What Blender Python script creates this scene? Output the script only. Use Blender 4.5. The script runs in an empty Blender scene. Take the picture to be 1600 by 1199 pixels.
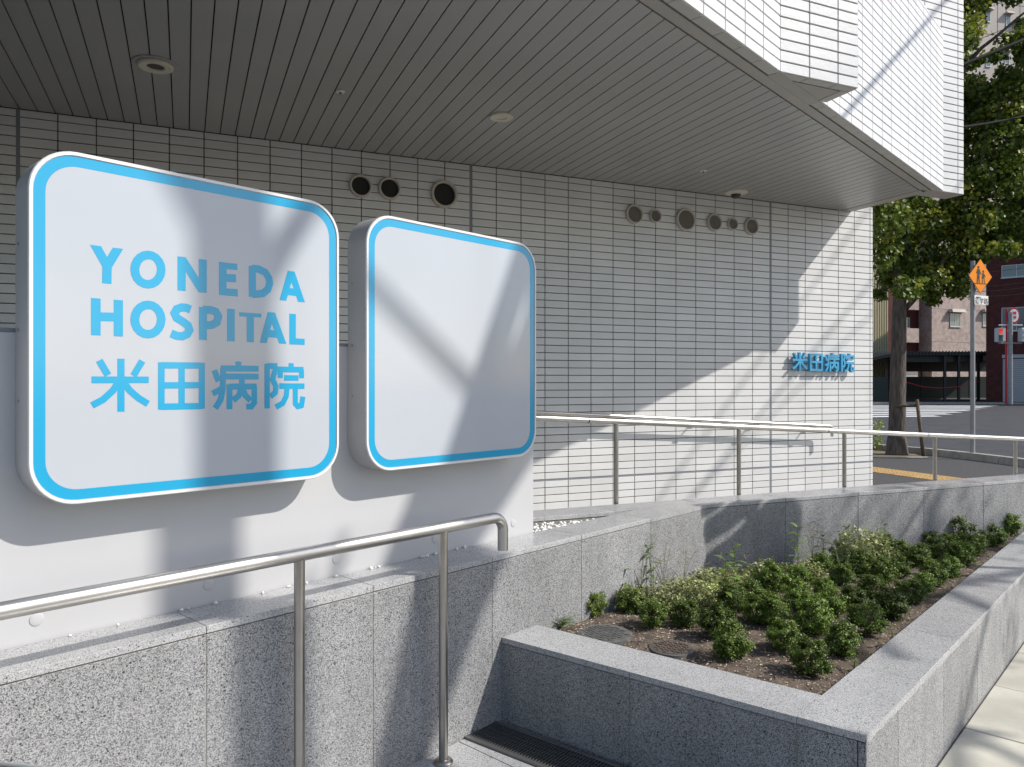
import bpy, math, random
import numpy as np
from math import radians as R, sin, cos, pi, atan2
from mathutils import Vector, Matrix
random.seed(7); rng = np.random.default_rng(7)
sc = bpy.context.scene
col = sc.collection

# ---------------------------------------------------------------- camera, sky, sun, exposure
cam_d = bpy.data.cameras.new('camera'); cam = bpy.data.objects.new('camera', cam_d); col.objects.link(cam)
cam.location = (0, 0, 1.4); cam.rotation_euler = (R(90), 0, 0)
cam_d.sensor_width = 36; cam_d.lens = 1175/1600*36; cam_d.clip_end = 2000; cam_d.clip_start = .02
sc.camera = cam
SUN = Vector((1.167, -.2095, 1.036)).normalized()      # towards the sun
world = bpy.data.worlds.new('World'); sc.world = world; world.use_nodes = True
wn = world.node_tree; bg = wn.nodes['Background']
sky = wn.nodes.new('ShaderNodeTexSky'); sky.sky_type = 'NISHITA'; sky.sun_disc = False
sky.sun_elevation = math.asin(SUN.z); sky.sun_rotation = atan2(SUN.x, SUN.y)
sky.dust_density = 1.4; sky.air_density = 1.0; sky.ozone_density = 1.5
wn.links.new(sky.outputs[0], bg.inputs[0]); bg.inputs[1].default_value = .135
sl = bpy.data.lights.new('sun', 'SUN'); sl.energy = 4.2; sl.angle = R(.53); sl.color = (1, .955, .89)
so = bpy.data.objects.new('sun', sl); col.objects.link(so); so.location = (20, -6, 20)
so.rotation_euler = SUN.to_track_quat('Z', 'Y').to_euler()
sc.view_settings.view_transform = 'Standard'; sc.view_settings.look = 'None'
sc.view_settings.exposure = .29; sc.view_settings.gamma = 1
try: sc.view_settings.use_curve_mapping = False
except Exception: pass
sc.cycles.max_bounces = 8; sc.cycles.diffuse_bounces = 5; sc.cycles.sample_clamp_indirect = 8

# ---------------------------------------------------------------- materials
def mat(name, c, rough=.6, metal=0, var=0, vscale=3, bump=0, bscale=60, spec=.5, island=0, c2=None, coat=0, trans=0, detail=4):
    m = bpy.data.materials.new(name); m.use_nodes = True; nt = m.node_tree; b = nt.nodes['Principled BSDF']
    b.inputs['Roughness'].default_value = rough; b.inputs['Metallic'].default_value = metal
    b.inputs['Specular IOR Level'].default_value = spec
    if coat: b.inputs['Coat Weight'].default_value = coat; b.inputs['Coat Roughness'].default_value = .03
    geo = nt.nodes.new('ShaderNodeNewGeometry')
    src = None
    if var or c2:
        n = nt.nodes.new('ShaderNodeTexNoise'); n.inputs['Scale'].default_value = vscale; n.inputs['Detail'].default_value = detail
        if 'bark' in name:
            mp = nt.nodes.new('ShaderNodeMapping'); mp.inputs['Scale'].default_value = (1, 1, .16); nt.links.new(geo.outputs['Position'], mp.inputs[0]); nt.links.new(mp.outputs[0], n.inputs['Vector'])
        else: nt.links.new(geo.outputs['Position'], n.inputs['Vector'])
        r = nt.nodes.new('ShaderNodeValToRGB'); e = r.color_ramp.elements
        a = c2 if c2 else tuple(x*(1-var) for x in c); z = c if c2 else tuple(min(1, x*(1+var)) for x in c)
        e[0].position = .32; e[0].color = (*a, 1); e[1].position = .68; e[1].color = (*z, 1)
        nt.links.new(n.outputs['Fac'], r.inputs[0]); src = r.outputs[0]
    if island:
        mr = nt.nodes.new('ShaderNodeMapRange'); mr.inputs[3].default_value = 1-island; mr.inputs[4].default_value = 1+island
        nt.links.new(geo.outputs['Random Per Island'], mr.inputs[0])
        oi = nt.nodes.new('ShaderNodeObjectInfo'); mr2 = nt.nodes.new('ShaderNodeMapRange')
        mr2.inputs[3].default_value = 1-island*.7; mr2.inputs[4].default_value = 1+island*.7
        nt.links.new(oi.outputs['Random'], mr2.inputs[0])
        mm = nt.nodes.new('ShaderNodeMath'); mm.operation = 'MULTIPLY'
        nt.links.new(mr.outputs[0], mm.inputs[0]); nt.links.new(mr2.outputs[0], mm.inputs[1])
        vm = nt.nodes.new('ShaderNodeVectorMath'); vm.operation = 'SCALE'
        if src: nt.links.new(src, vm.inputs[0])
        else: vm.inputs[0].default_value = c
        nt.links.new(mm.outputs[0], vm.inputs['Scale']); src = vm.outputs[0]
    if src: nt.links.new(src, b.inputs['Base Color'])
    else: b.inputs['Base Color'].default_value = (*c, 1)
    if bump:
        n2 = nt.nodes.new('ShaderNodeTexNoise'); n2.inputs['Scale'].default_value = bscale; n2.inputs['Detail'].default_value = 5
        if 'bark' in name:
            mp = nt.nodes.new('ShaderNodeMapping'); mp.inputs['Scale'].default_value = (1, 1, .14); nt.links.new(geo.outputs['Position'], mp.inputs[0]); nt.links.new(mp.outputs[0], n2.inputs['Vector'])
        else: nt.links.new(geo.outputs['Position'], n2.inputs['Vector'])
        bp = nt.nodes.new('ShaderNodeBump'); bp.inputs['Strength'].default_value = bump; bp.inputs['Distance'].default_value = .03 if 'bark' in name else .004
        nt.links.new(n2.outputs['Fac'], bp.inputs['Height']); nt.links.new(bp.outputs[0], b.inputs['Normal'])
    if trans:
        tr = nt.nodes.new('ShaderNodeBsdfTranslucent'); mx = nt.nodes.new('ShaderNodeMixShader'); mx.inputs[0].default_value = trans
        if src: nt.links.new(src, tr.inputs[0])
        else: tr.inputs[0].default_value = (*c, 1)
        out = nt.nodes['Material Output']
        nt.links.new(b.outputs[0], mx.inputs[1]); nt.links.new(tr.outputs[0], mx.inputs[2]); nt.links.new(mx.outputs[0], out.inputs[0])
    return m

def granite(name, light, mid, dark, rough, scale, speck=.16, island=.05, stain=.1):
    m = bpy.data.materials.new(name); m.use_nodes = True; nt = m.node_tree; b = nt.nodes['Principled BSDF']; L = nt.links.new
    geo = nt.nodes.new('ShaderNodeNewGeometry')
    v = nt.nodes.new('ShaderNodeTexVoronoi'); v.inputs['Scale'].default_value = scale; L(geo.outputs['Position'], v.inputs['Vector'])
    sx = nt.nodes.new('ShaderNodeSeparateColor'); L(v.outputs['Color'], sx.inputs[0])
    r = nt.nodes.new('ShaderNodeValToRGB'); r.color_ramp.interpolation = 'LINEAR'; e = r.color_ramp.elements
    e[0].position = 0; e[0].color = (*dark, 1); e[1].position = 1; e[1].color = (*light, 1)
    for p, c in ((speck*.5, dark), (speck, mid), (.52, mid), (.62, light)):
        q = e.new(p); q.color = (*c, 1)
    L(sx.outputs[0], r.inputs[0])
    v2 = nt.nodes.new('ShaderNodeTexVoronoi'); v2.inputs['Scale'].default_value = scale*.36; L(geo.outputs['Position'], v2.inputs['Vector'])
    s2 = nt.nodes.new('ShaderNodeSeparateColor'); L(v2.outputs['Color'], s2.inputs[0])
    lt = nt.nodes.new('ShaderNodeMath'); lt.operation = 'LESS_THAN'; lt.inputs[1].default_value = .035; L(s2.outputs[1], lt.inputs[0])
    dl = nt.nodes.new('ShaderNodeMath'); dl.operation = 'LESS_THAN'; dl.inputs[1].default_value = .42; L(v2.outputs['Distance'], dl.inputs[0])
    an = nt.nodes.new('ShaderNodeMath'); an.operation = 'MULTIPLY'; L(lt.outputs[0], an.inputs[0]); L(dl.outputs[0], an.inputs[1])
    mx = nt.nodes.new('ShaderNodeMixRGB'); mx.inputs[2].default_value = (*[x*.5 for x in dark], 1); L(an.outputs[0], mx.inputs[0]); L(r.outputs[0], mx.inputs[1])
    n = nt.nodes.new('ShaderNodeTexNoise'); n.inputs['Scale'].default_value = 2.3; n.inputs['Detail'].default_value = 7; n.inputs['Roughness'].default_value = .65
    L(geo.outputs['Position'], n.inputs['Vector'])
    mr = nt.nodes.new('ShaderNodeMapRange'); mr.inputs[1].default_value = .3; mr.inputs[2].default_value = .7
    mr.inputs[3].default_value = 1-stain; mr.inputs[4].default_value = 1+stain*.6; L(n.outputs['Fac'], mr.inputs[0])
    oi = nt.nodes.new('ShaderNodeObjectInfo'); mr2 = nt.nodes.new('ShaderNodeMapRange'); mr2.inputs[3].default_value = 1-island; mr2.inputs[4].default_value = 1+island
    L(oi.outputs['Random'], mr2.inputs[0])
    mm = nt.nodes.new('ShaderNodeMath'); mm.operation = 'MULTIPLY'; L(mr.outputs[0], mm.inputs[0]); L(mr2.outputs[0], mm.inputs[1])
    vm = nt.nodes.new('ShaderNodeVectorMath'); vm.operation = 'SCALE'; L(mx.outputs[0], vm.inputs[0]); L(mm.outputs[0], vm.inputs['Scale'])
    mp = nt.nodes.new('ShaderNodeMapping'); mp.inputs['Scale'].default_value = (11, 11, .9); L(geo.outputs['Position'], mp.inputs[0])
    n3 = nt.nodes.new('ShaderNodeTexNoise'); n3.inputs['Scale'].default_value = 1; n3.inputs['Detail'].default_value = 6; L(mp.outputs[0], n3.inputs['Vector'])
    m3 = nt.nodes.new('ShaderNodeMapRange'); m3.inputs[1].default_value = .35; m3.inputs[2].default_value = .6; m3.inputs[3].default_value = 1-stain*.8; m3.inputs[4].default_value = 1; L(n3.outputs['Fac'], m3.inputs[0])
    v4 = nt.nodes.new('ShaderNodeVectorMath'); v4.operation = 'SCALE'; L(vm.outputs[0], v4.inputs[0]); L(m3.outputs[0], v4.inputs['Scale'])
    L(v4.outputs[0], b.inputs['Base Color']); b.inputs['Roughness'].default_value = rough
    if rough > .4:
        bp = nt.nodes.new('ShaderNodeBump'); bp.inputs['Strength'].default_value = .35; bp.inputs['Distance'].default_value = .002
        L(sx.outputs[0], bp.inputs['Height']); L(bp.outputs[0], b.inputs['Normal'])
    return m

M = {}
M['tile'] = mat('white_glazed_tile', (.655, .655, .65), .38, bump=.3, bscale=45, island=.05, var=.05, vscale=2.2, detail=9)
M['joint'] = mat('dark_tile_joint', (.095, .083, .072), .95)
M['joint_pale'] = mat('grey_tile_joint', (.2, .19, .18), .9)
M['sealant'] = mat('grey_sealant', (.22, .235, .25), .55)
M['soffit'] = mat('grey_soffit_metal', (.34, .34, .335), .34, var=.05, vscale=1.2, island=.02)
M['gap'] = mat('soffit_gap_dark', (.03, .028, .025), .9)
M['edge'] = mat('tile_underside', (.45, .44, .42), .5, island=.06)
M['trim'] = mat('taupe_soffit_trim', (.36, .345, .32), .5, var=.04, vscale=2)
M['signwall'] = mat('pale_grey_painted_panel', (.47, .47, .475), .45, var=.035, vscale=1.5, bump=.03, bscale=8)
M['signbody'] = mat('silver_grey_sign_case', (.46, .46, .46), .4, .2, var=.06, vscale=5)
M['signtrim'] = mat('white_sign_trim', (.66, .655, .64), .35, var=.03)
M['signface'] = mat('milky_acrylic_sign_face', (.425, .45, .485), .12, var=.02, vscale=2, spec=.62)
M['blue'] = mat('sky_blue_print', (.016, .315, .53), .14, spec=.62)
M['letterblue'] = mat('blue_painted_letter', (.05, .33, .56), .3)
M['steel'] = mat('brushed_stainless_steel', (.58, .56, .53), .34, 1, var=.08, vscale=9)
M['steel2'] = mat('stainless_post', (.45, .42, .38), .3, 1, var=.1, vscale=12)
M['granite'] = granite('speckled_granite_face', (.395, .395, .392), (.205, .205, .208), (.038, .039, .042), .55, 410, .19, .08, .16)
M['granite_dark'] = M['granite']
M['granitecap'] = granite('honed_granite_cap', (.49, .49, .487), (.34, .34, .34), (.09, .09, .094), .25, 500, .13, .06, .09)
M['grout'] = mat('beige_granite_joint', (.25, .24, .215), .9)
M['paver'] = mat('cream_concrete_paver', (.46, .44, .37), .7, var=.2, vscale=3.2, bump=.3, bscale=90, island=.06, detail=8)
M['paverjoint'] = mat('paver_joint_sand', (.10, .09, .08), .95)
M['soil'] = mat('planter_soil', (.15, .115, .085), .95, c2=(.055, .04, .03), vscale=26, bump=1, bscale=110)
M['chip'] = mat('bark_and_grit', (.25, .20, .15), .9, island=.75, var=.3, vscale=40)
M['pebble'] = mat('white_pebble', (.68, .67, .64), .6, island=.12)
M['iron'] = mat('grey_cast_cover', (.10, .10, .095), .6, var=.3, vscale=30, bump=.4, bscale=60)
M['rustiron'] = mat('brown_cast_cover', (.10, .075, .062), .7, var=.3, vscale=25, bump=.4, bscale=60)
M['grate'] = mat('dark_steel_grating', (.20, .20, .195), .4, .7)
M['pit'] = mat('drain_pit_dark', (.012, .012, .012), .9)
M['asphalt'] = mat('asphalt', (.036, .036, .039), .85, var=.3, vscale=1.7, bump=.5, bscale=140, detail=10)
M['asphalt_walk'] = mat('asphalt_footway', (.05, .048, .048), .85, var=.35, vscale=30, bump=.6, bscale=120, detail=10)
M['paint'] = mat('worn_road_paint', (.62, .62, .60), .7, var=.16, vscale=5)
M['kerb'] = mat('concrete_kerb', (.30, .285, .25), .85, var=.18, vscale=7, bump=.3, bscale=70, island=.05)
M['tactile'] = mat('yellow_tactile_paving', (.42, .27, .10), .8, var=.2, vscale=18, island=.08)
M['earth'] = mat('dry_tree_pit_earth', (.16, .12, .075), .95, var=.4, vscale=25, bump=.8, bscale=60)
M['bark'] = mat('grey_brown_bark', (.13, .11, .092), .95, c2=(.045, .036, .03), vscale=22, bump=1, bscale=40)
M['leaf'] = mat('ginkgo_leaf', (.095, .135, .016), .5, island=.55, trans=.32)
M['leaf2'] = mat('yellowing_ginkgo_leaf', (.24, .25, .03), .5, island=.35, trans=.35)
M['shrub'] = mat('glossy_evergreen_leaf', (.125, .185, .03), .42, island=.6, trans=.2, spec=.35)
M['shrub2'] = mat('bright_evergreen_leaf', (.19, .25, .045), .42, island=.35, trans=.2)
M['varieg'] = mat('variegated_leaf', (.30, .33, .13), .5, island=.45, trans=.2)
M['weed'] = mat('weed_leaf', (.12, .19, .035), .5, island=.35, trans=.3)
M['straw'] = mat('dry_grass_stem', (.24, .22, .11), .7, island=.3)
M['stem'] = mat('woody_stem', (.07, .05, .03), .9)
M['white'] = mat('white_enamel', (.75, .75, .73), .4)
M['cream_lamp'] = mat('cream_lamp_ring', (.62, .58, .48), .45)
M['lamp_dark'] = mat('dark_lamp_recess', (.05, .035, .03), .4)
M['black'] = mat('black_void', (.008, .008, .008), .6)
M['mesh'] = mat('vent_mesh', (.28, .26, .235), .6, .2)
M['ventring'] = mat('beige_grey_vent_ring', (.50, .46, .41), .5)
M['orange'] = mat('orange_warning_sheet', (.78, .24, .006), .6, spec=.2)
M['signblack'] = mat('sign_black', (.012, .012, .012), .5)
M['galv'] = mat('galvanised_pole', (.27, .275, .28), .5, .3, var=.1, vscale=6)
M['red'] = mat('red_paint', (.42, .012, .03), .4)
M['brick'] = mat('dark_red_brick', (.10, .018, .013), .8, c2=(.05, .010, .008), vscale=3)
M['shutter'] = mat('pale_roller_shutter', (.40, .41, .43), .5)
M['glass'] = mat('window_glass', (.12, .16, .16), .08, spec=.9)
M['alu'] = mat('aluminium_frame', (.45, .46, .46), .4, .4)
M['stone_tile'] = mat('pink_beige_mosaic', (.42, .34, .30), .8, c2=(.29, .215, .19), vscale=2.5, detail=12)
M['beige_tower'] = mat('beige_tower_render', (.44, .39, .35), .8, var=.05, vscale=.4)
M['corrug'] = mat('cream_corrugated_metal', (.52, .47, .31), .5, var=.05)
M['carport'] = mat('black_carport_steel', (.02, .021, .02), .6)
M['green_sheet'] = mat('dark_green_fence_sheet', (.02, .032, .028), .7)
M['wood'] = mat('weathered_stake_wood', (.10, .075, .05), .9, var=.3, vscale=14)
M['cable'] = mat('black_cable', (.006, .006, .006), .8, spec=.1)
M['signal'] = mat('signal_housing_grey', (.42, .45, .48), .4)
M['greenlens'] = mat('unlit_green_lens', (.02, .06, .045), .3)
ml = bpy.data.materials.new('lit_red_lens'); ml.use_nodes = True
b_ = ml.node_tree.nodes['Principled BSDF']; b_.inputs['Base Color'].default_value = (.5, .03, .01, 1)
b_.inputs['Emission Color'].default_value = (1, .07, .02, 1); b_.inputs['Emission Strength'].default_value = .35; M['redlens'] = ml

# ---------------------------------------------------------------- mesh builder
class MB:
    def __init__(s): s.v = []; s.f = []
    def add(s, vs, fs):
        o = len(s.v); s.v += [tuple(p) for p in vs]; s.f += [tuple(i+o for i in f) for f in fs]; return s
    def box(s, x0, x1, y0, y1, z0, z1):
        return s.add([(x0,y0,z0),(x1,y0,z0),(x1,y1,z0),(x0,y1,z0),(x0,y0,z1),(x1,y0,z1),(x1,y1,z1),(x0,y1,z1)],
                     [(0,3,2,1),(4,5,6,7),(0,1,5,4),(1,2,6,5),(2,3,7,6),(3,0,4,7)])
    def cbox(s, x0, x1, y0, y1, z0, z1, c=.002):
        vs = []; idx = {}
        for i in (0,1):
            for j in (0,1):
                for k in (0,1):
                    p = ((x0,x1)[i], (y0,y1)[j], (z0,z1)[k]); d = (1-2*i, 1-2*j, 1-2*k)
                    for a in range(3):   # vertex lying on the face of axis a
                        q = [p[t] + (0 if t == a else d[t]*c) for t in range(3)]
                        idx[i,j,k,a] = len(vs); vs.append(q)
        fs = []
        for a in range(3):
            b, g = (a+1) % 3, (a+2) % 3
            for e in (0,1):
                def K(p, q, ax=a):
                    t = [0,0,0]; t[a] = e; t[b] = p; t[g] = q; return idx[t[0],t[1],t[2],ax]
                f = (K(0,0), K(1,0), K(1,1), K(0,1)); fs.append(f if e else f[::-1])
            for p in (0,1):
                for q in (0,1):
                    def Q(t0, ax):
                        t = [0,0,0]; t[a] = t0; t[b] = p; t[g] = q; return idx[t[0],t[1],t[2],ax]
                    f = (Q(0,b), Q(1,b), Q(1,g), Q(0,g)); fs.append(f if p != q else f[::-1])
        for i in (0,1):
            for j in (0,1):
                for k in (0,1):
                    f = (idx[i,j,k,0], idx[i,j,k,1], idx[i,j,k,2]); fs.append(f if (i+j+k) % 2 else f[::-1])
        return s.add(vs, fs)
    def tile(s, x0, x1, z0, z1, y, d=.012, c=.0015):   # plate facing -Y with a chamfered front
        return s.add([(x0,y+d,z0),(x1,y+d,z0),(x1,y+d,z1),(x0,y+d,z1),(x0,y+c,z0),(x1,y+c,z0),(x1,y+c,z1),(x0,y+c,z1),
                      (x0+c,y,z0+c),(x1-c,y,z0+c),(x1-c,y,z1-c),(x0+c,y,z1-c)],
                     [(0,1,5,4),(1,2,6,5),(2,3,7,6),(3,0,4,7),(4,5,9,8),(5,6,10,9),(6,7,11,10),(7,4,8,11),(8,9,10,11)])
    def prism(s, poly, z0, z1, cap=True):
        n = len(poly); vs = [(x,y,z0) for x,y in poly]+[(x,y,z1) for x,y in poly]
        fs = [(i,(i+1)%n,n+(i+1)%n,n+i) for i in range(n)]
        if cap: fs += [tuple(range(n))[::-1], tuple(range(n, 2*n))]
        return s.add(vs, fs)
    def vprism(s, poly, y0, y1):      # polygon in x,z extruded from y0 (front) to y1
        n = len(poly); vs = [(x,y0,z) for x,z in poly]+[(x,y1,z) for x,z in poly]
        return s.add(vs, [(i,n+i,n+(i+1)%n,(i+1)%n) for i in range(n)]+[tuple(range(n)), tuple(range(n,2*n))[::-1]])
    def ring(s, pa, pb, y):           # flat ring between two loops facing -Y
        n = len(pa); vs = [(x,y,z) for x,z in pa]+[(x,y,z) for x,z in pb]
        return s.add(vs, [(i,(i+1)%n,n+(i+1)%n,n+i) for i in range(n)])
    def tube(s, pts, r, n=12, caps=True):
        P = [Vector(p) for p in pts]; rr = r if isinstance(r, (list, tuple)) else [r]*len(P)
        o = len(s.v); up = None
        for i, p in enumerate(P):
            t = (P[min(i+1,len(P)-1)]-P[max(i-1,0)]).normalized()
            if up is None:
                up = Vector((0,0,1)) if abs(t.z) < .9 else Vector((1,0,0))
            a = t.cross(up).normalized(); b = a.cross(t).normalized(); up = b
            for k in range(n):
                q = p + (a*cos(2*pi*k/n)+b*sin(2*pi*k/n))*rr[i]; s.v.append(tuple(q))
        for i in range(len(P)-1):
            for k in range(n):
                s.f.append((o+i*n+k, o+i*n+(k+1)%n, o+(i+1)*n+(k+1)%n, o+(i+1)*n+k))
        if caps:
            s.f.append(tuple(o+k for k in range(n))[::-1]); s.f.append(tuple(o+(len(P)-1)*n+k for k in range(n)))
        return s
    def lathe(s, prof, n=32, axis='z', c=(0,0,0)):   # prof: (radius, height)
        o = len(s.v)
        for r, h in prof:
            for k in range(n):
                a = 2*pi*k/n
                p = (r*cos(a), r*sin(a), h) if axis == 'z' else (r*cos(a), h, r*sin(a))
                s.v.append((p[0]+c[0], p[1]+c[1], p[2]+c[2]))
        for i in range(len(prof)-1):
            for k in range(n):
                s.f.append((o+i*n+k, o+i*n+(k+1)%n, o+(i+1)*n+(k+1)%n, o+(i+1)*n+k))
        return s
    def mesh(s, name, m, smooth=False):
        me = bpy.data.meshes.new(name); me.from_pydata(s.v, [], s.f); me.materials.append(m)
        if smooth: me.polygons.foreach_set('use_smooth', [True]*len(me.polygons))
        me.update(); return me
    def build(s, name, m, parent=None, smooth=False, loc=(0,0,0), fix=True):
        me = s.mesh(name, m, smooth)
        if fix:
            import bmesh
            b = bmesh.new(); b.from_mesh(me); bmesh.ops.recalc_face_normals(b, faces=b.faces); b.to_mesh(me); b.free()
        return link(name, me, parent, loc)

def link(name, me, parent=None, loc=(0,0,0), rz=0):
    o = bpy.data.objects.new(name, me); col.objects.link(o); o.location = loc
    if rz: o.rotation_euler = (0,0,rz)
    if parent: o.parent = parent
    return o
def tag(o, label=None, cat=None, group=None, kind=None):
    for k, v in (('label',label),('category',cat),('group',group),('kind',kind)):
        if v: o[k] = v
    return o
def thing(name, label, cat, loc=(0,0,0), rz=0, group=None):
    o = bpy.data.objects.new(name, None); col.objects.link(o); o.location = loc; o.rotation_euler = (0,0,rz)
    o.empty_display_size = .1
    return tag(o, label, cat, group)
def copy_tree(o, parent=None):
    c = o.copy(); col.objects.link(c); c.parent = parent
    for ch in list(o.children): copy_tree(ch, c)
    return c
def smooth_angle(o, a=40):
    me = o.data; me.polygons.foreach_set('use_smooth', [True]*len(me.polygons))
    try: me.set_sharp_from_angle(angle=R(a))
    except Exception: pass
    return o

# Two building directions, both turned about the spot the picture is taken from.
TA = atan2(.735, .678); TW = atan2(.399, .917)
class Frame:
    def __init__(s, t): s.t = t; s.c = cos(t); s.s = sin(t)
    def w(s, x, y, z=0): return (x*s.c-y*s.s, x*s.s+y*s.c, z)
    def l(s, X, Y): return (X*s.c+Y*s.s, -X*s.s+Y*s.c)
A, W = Frame(TA), Frame(TW)
def pix(p):
    z = p[1]
    return (800+1175*p[0]/z, 599-1175*(p[2]-1.4)/z) if z > .05 else (-9e9, 9e9)

# ---------------------------------------------------------------- ground, road, footways
MB().add([(-700,-700,-.16),(700,-700,-.16),(700,900,-.16),(-700,900,-.16)], [(0,1,2,3)]).build('ground', M['asphalt_walk'])
tag(bpy.data.objects['ground'], kind='structure')
rd = MB().add([(10.2,-60,-.1),(80,-60,-.1),(120,60,-.1),(-60,56,-.1),(-60,17,-.1),(5,17.2,-.1),(7.8,16.9,-.1),(8.4,15.7,-.1),(8.8,14,-.1),(9.05,12,-.1),(9.6,7,-.1)], [tuple(range(11))]).build('road', M['asphalt']); tag(rd, kind='structure')
fw = MB().add([(-12,-14,-.045),(10.1,-14,-.045),(9.5,7,-.045),(8.95,12,-.045),(8.7,14,-.045),(8.3,15.6,-.045),(7.75,16.6,-.045),(3,17,-.045),(3,7,-.045),(-12,2,-.045)], [tuple(range(10))]).build('footway', M['asphalt_walk']); tag(fw, kind='structure')

# measured letter strokes (position along the sign wall, height) and shrub places
LATIN= {'Y': [[(0.7447,1.7803),(0.7747,1.7265)],[(0.8023,1.7791),(0.7743,1.7264)],[(0.7743,1.734),(0.7735,1.6783)]],'O': [[(0.9222,1.7336),(0.9203,1.7201),(0.9149,1.7075),(0.9066,1.6972),(0.8961,1.69),(0.8846,1.6868),(0.8731,1.6878),(0.8629,1.6928),(0.8548,1.7013),(0.8497,1.7125),(0.8479,1.7253),(0.8497,1.7385),(0.8548,1.7508),(0.8629,1.7611),(0.8731,1.7684),(0.8846,1.7719),(0.8961,1.7713),(0.9066,1.7665),(0.9149,1.758),(0.9203,1.7467),(0.9222,1.7336)]],'N': [[(0.9816,1.7784),(0.9816,1.6772)],[(0.9845,1.7706),(1.043,1.6852)],[(1.046,1.7781),(1.046,1.6781)]],'E': [[(1.1095,1.7773),(1.1095,1.6748)],[(1.1095,1.7694),(1.1568,1.7703)],[(1.1095,1.7291),(1.1525,1.7315)],[(1.1095,1.6843),(1.1584,1.6861)]],'D': [[(1.2083,1.7768),(1.2083,1.6777)],[(1.2083,1.7691),(1.2305,1.7695),(1.253,1.7616),(1.2661,1.7448),(1.2689,1.7268),(1.2621,1.7068),(1.2445,1.6922),(1.2083,1.6859)]],'A': [[(1.3473,1.7756),(1.317,1.6769)],[(1.3473,1.7756),(1.3867,1.6755)],[(1.3283,1.707),(1.3732,1.7063)]],'H': [[(0.7455,1.6341),(0.7455,1.5328)],[(0.804,1.6349),(0.804,1.5337)],[(0.7455,1.5843),(0.804,1.5868)]],'O2': [[(0.9222,1.5875),(0.9203,1.574),(0.9149,1.5617),(0.9066,1.5518),(0.8961,1.5452),(0.8846,1.5426),(0.8731,1.5441),(0.8629,1.5496),(0.8548,1.5585),(0.8497,1.5699),(0.8479,1.5828),(0.8497,1.5959),(0.8548,1.608),(0.8629,1.6179),(0.8731,1.6247),(0.8846,1.6276),(0.8961,1.6264),(0.9066,1.6212),(0.9149,1.6123),(0.9203,1.6006),(0.9222,1.5875)]],'S': [[(1.0086,1.6227),(0.997,1.6272),(0.9816,1.6275),(0.9674,1.6212),(0.9608,1.6089),(0.9674,1.595),(0.985,1.5852),(1.0004,1.5746),(1.0052,1.5614),(0.9989,1.549),(0.9835,1.5411),(0.9674,1.5418),(0.9504,1.5481)]],'P': [[(1.0465,1.6328),(1.0465,1.5333)],[(1.0465,1.625),(1.0711,1.6258),(1.0873,1.622),(1.0955,1.6082),(1.0904,1.5896),(1.0736,1.5797),(1.0465,1.5772)]],'I': [[(1.1361,1.634),(1.1361,1.5326)]],'T': [[(1.1638,1.6249),(1.2389,1.6259)],[(1.2012,1.6239),(1.2012,1.5322)]],'A2': [[(1.2746,1.6331),(1.2462,1.5335)],[(1.2746,1.6331),(1.3165,1.5321)],[(1.2564,1.5636),(1.3036,1.5622)]],'L': [[(1.3527,1.6332),(1.3527,1.5309)],[(1.3461,1.5397),(1.3983,1.5397)]]}
KANJI= {'rice': [[(0.7346,1.4102),(0.8864,1.4108)],[(0.8108,1.47),(0.8108,1.3208)],[(0.7541,1.4642),(0.7768,1.4233)],[(0.8685,1.465),(0.8444,1.4225)],[(0.8062,1.4069),(0.7893,1.38),(0.7644,1.3558),(0.7358,1.34)],[(0.8155,1.4069),(0.8349,1.3797),(0.8588,1.358),(0.8846,1.3409)]],'field': [[(0.9222,1.462),(0.9222,1.3238)],[(1.043,1.463),(1.043,1.3232)],[(0.9222,1.4535),(1.043,1.4547)],[(0.9222,1.3322),(1.043,1.3314)],[(0.9816,1.4546),(0.9816,1.3318)],[(0.9222,1.3945),(1.043,1.3953)]],'sick': [[(1.1611,1.4694),(1.1611,1.4522)],[(1.1033,1.4468),(1.2294,1.4477)],[(1.1105,1.4469),(1.1095,1.3852),(1.1027,1.3505),(1.0853,1.3236)],[(1.0822,1.4411),(1.096,1.4066)],[(1.0771,1.3691),(1.1058,1.3837)],[(1.1183,1.4221),(1.2294,1.4224)],[(1.1314,1.3976),(1.1314,1.3195)],[(1.1314,1.3906),(1.2227,1.3904)],[(1.2149,1.3904),(1.2149,1.3384),(1.205,1.3263),(1.1875,1.3267)],[(1.1729,1.422),(1.1718,1.3875),(1.1616,1.3612),(1.1435,1.3473)],[(1.174,1.39),(1.1832,1.3635),(1.2017,1.3454)]],'yard': [[(1.2598,1.4643),(1.2598,1.3188)],[(1.2598,1.4575),(1.2966,1.4576)],[(1.2931,1.4575),(1.2792,1.4133),(1.2914,1.3912),(1.289,1.3702),(1.2712,1.3573)],[(1.3473,1.4681),(1.3473,1.451)],[(1.3001,1.4466),(1.394,1.4468)],[(1.3071,1.4467),(1.3071,1.4186)],[(1.3867,1.4467),(1.3867,1.418)],[(1.3212,1.4187),(1.3751,1.4185)],[(1.3036,1.3917),(1.3977,1.3909)],[(1.333,1.3911),(1.3288,1.3576),(1.3165,1.335),(1.2908,1.3223)],[(1.3629,1.391),(1.3629,1.333),(1.3726,1.3231),(1.3867,1.326),(1.3922,1.3557)]]}
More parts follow.
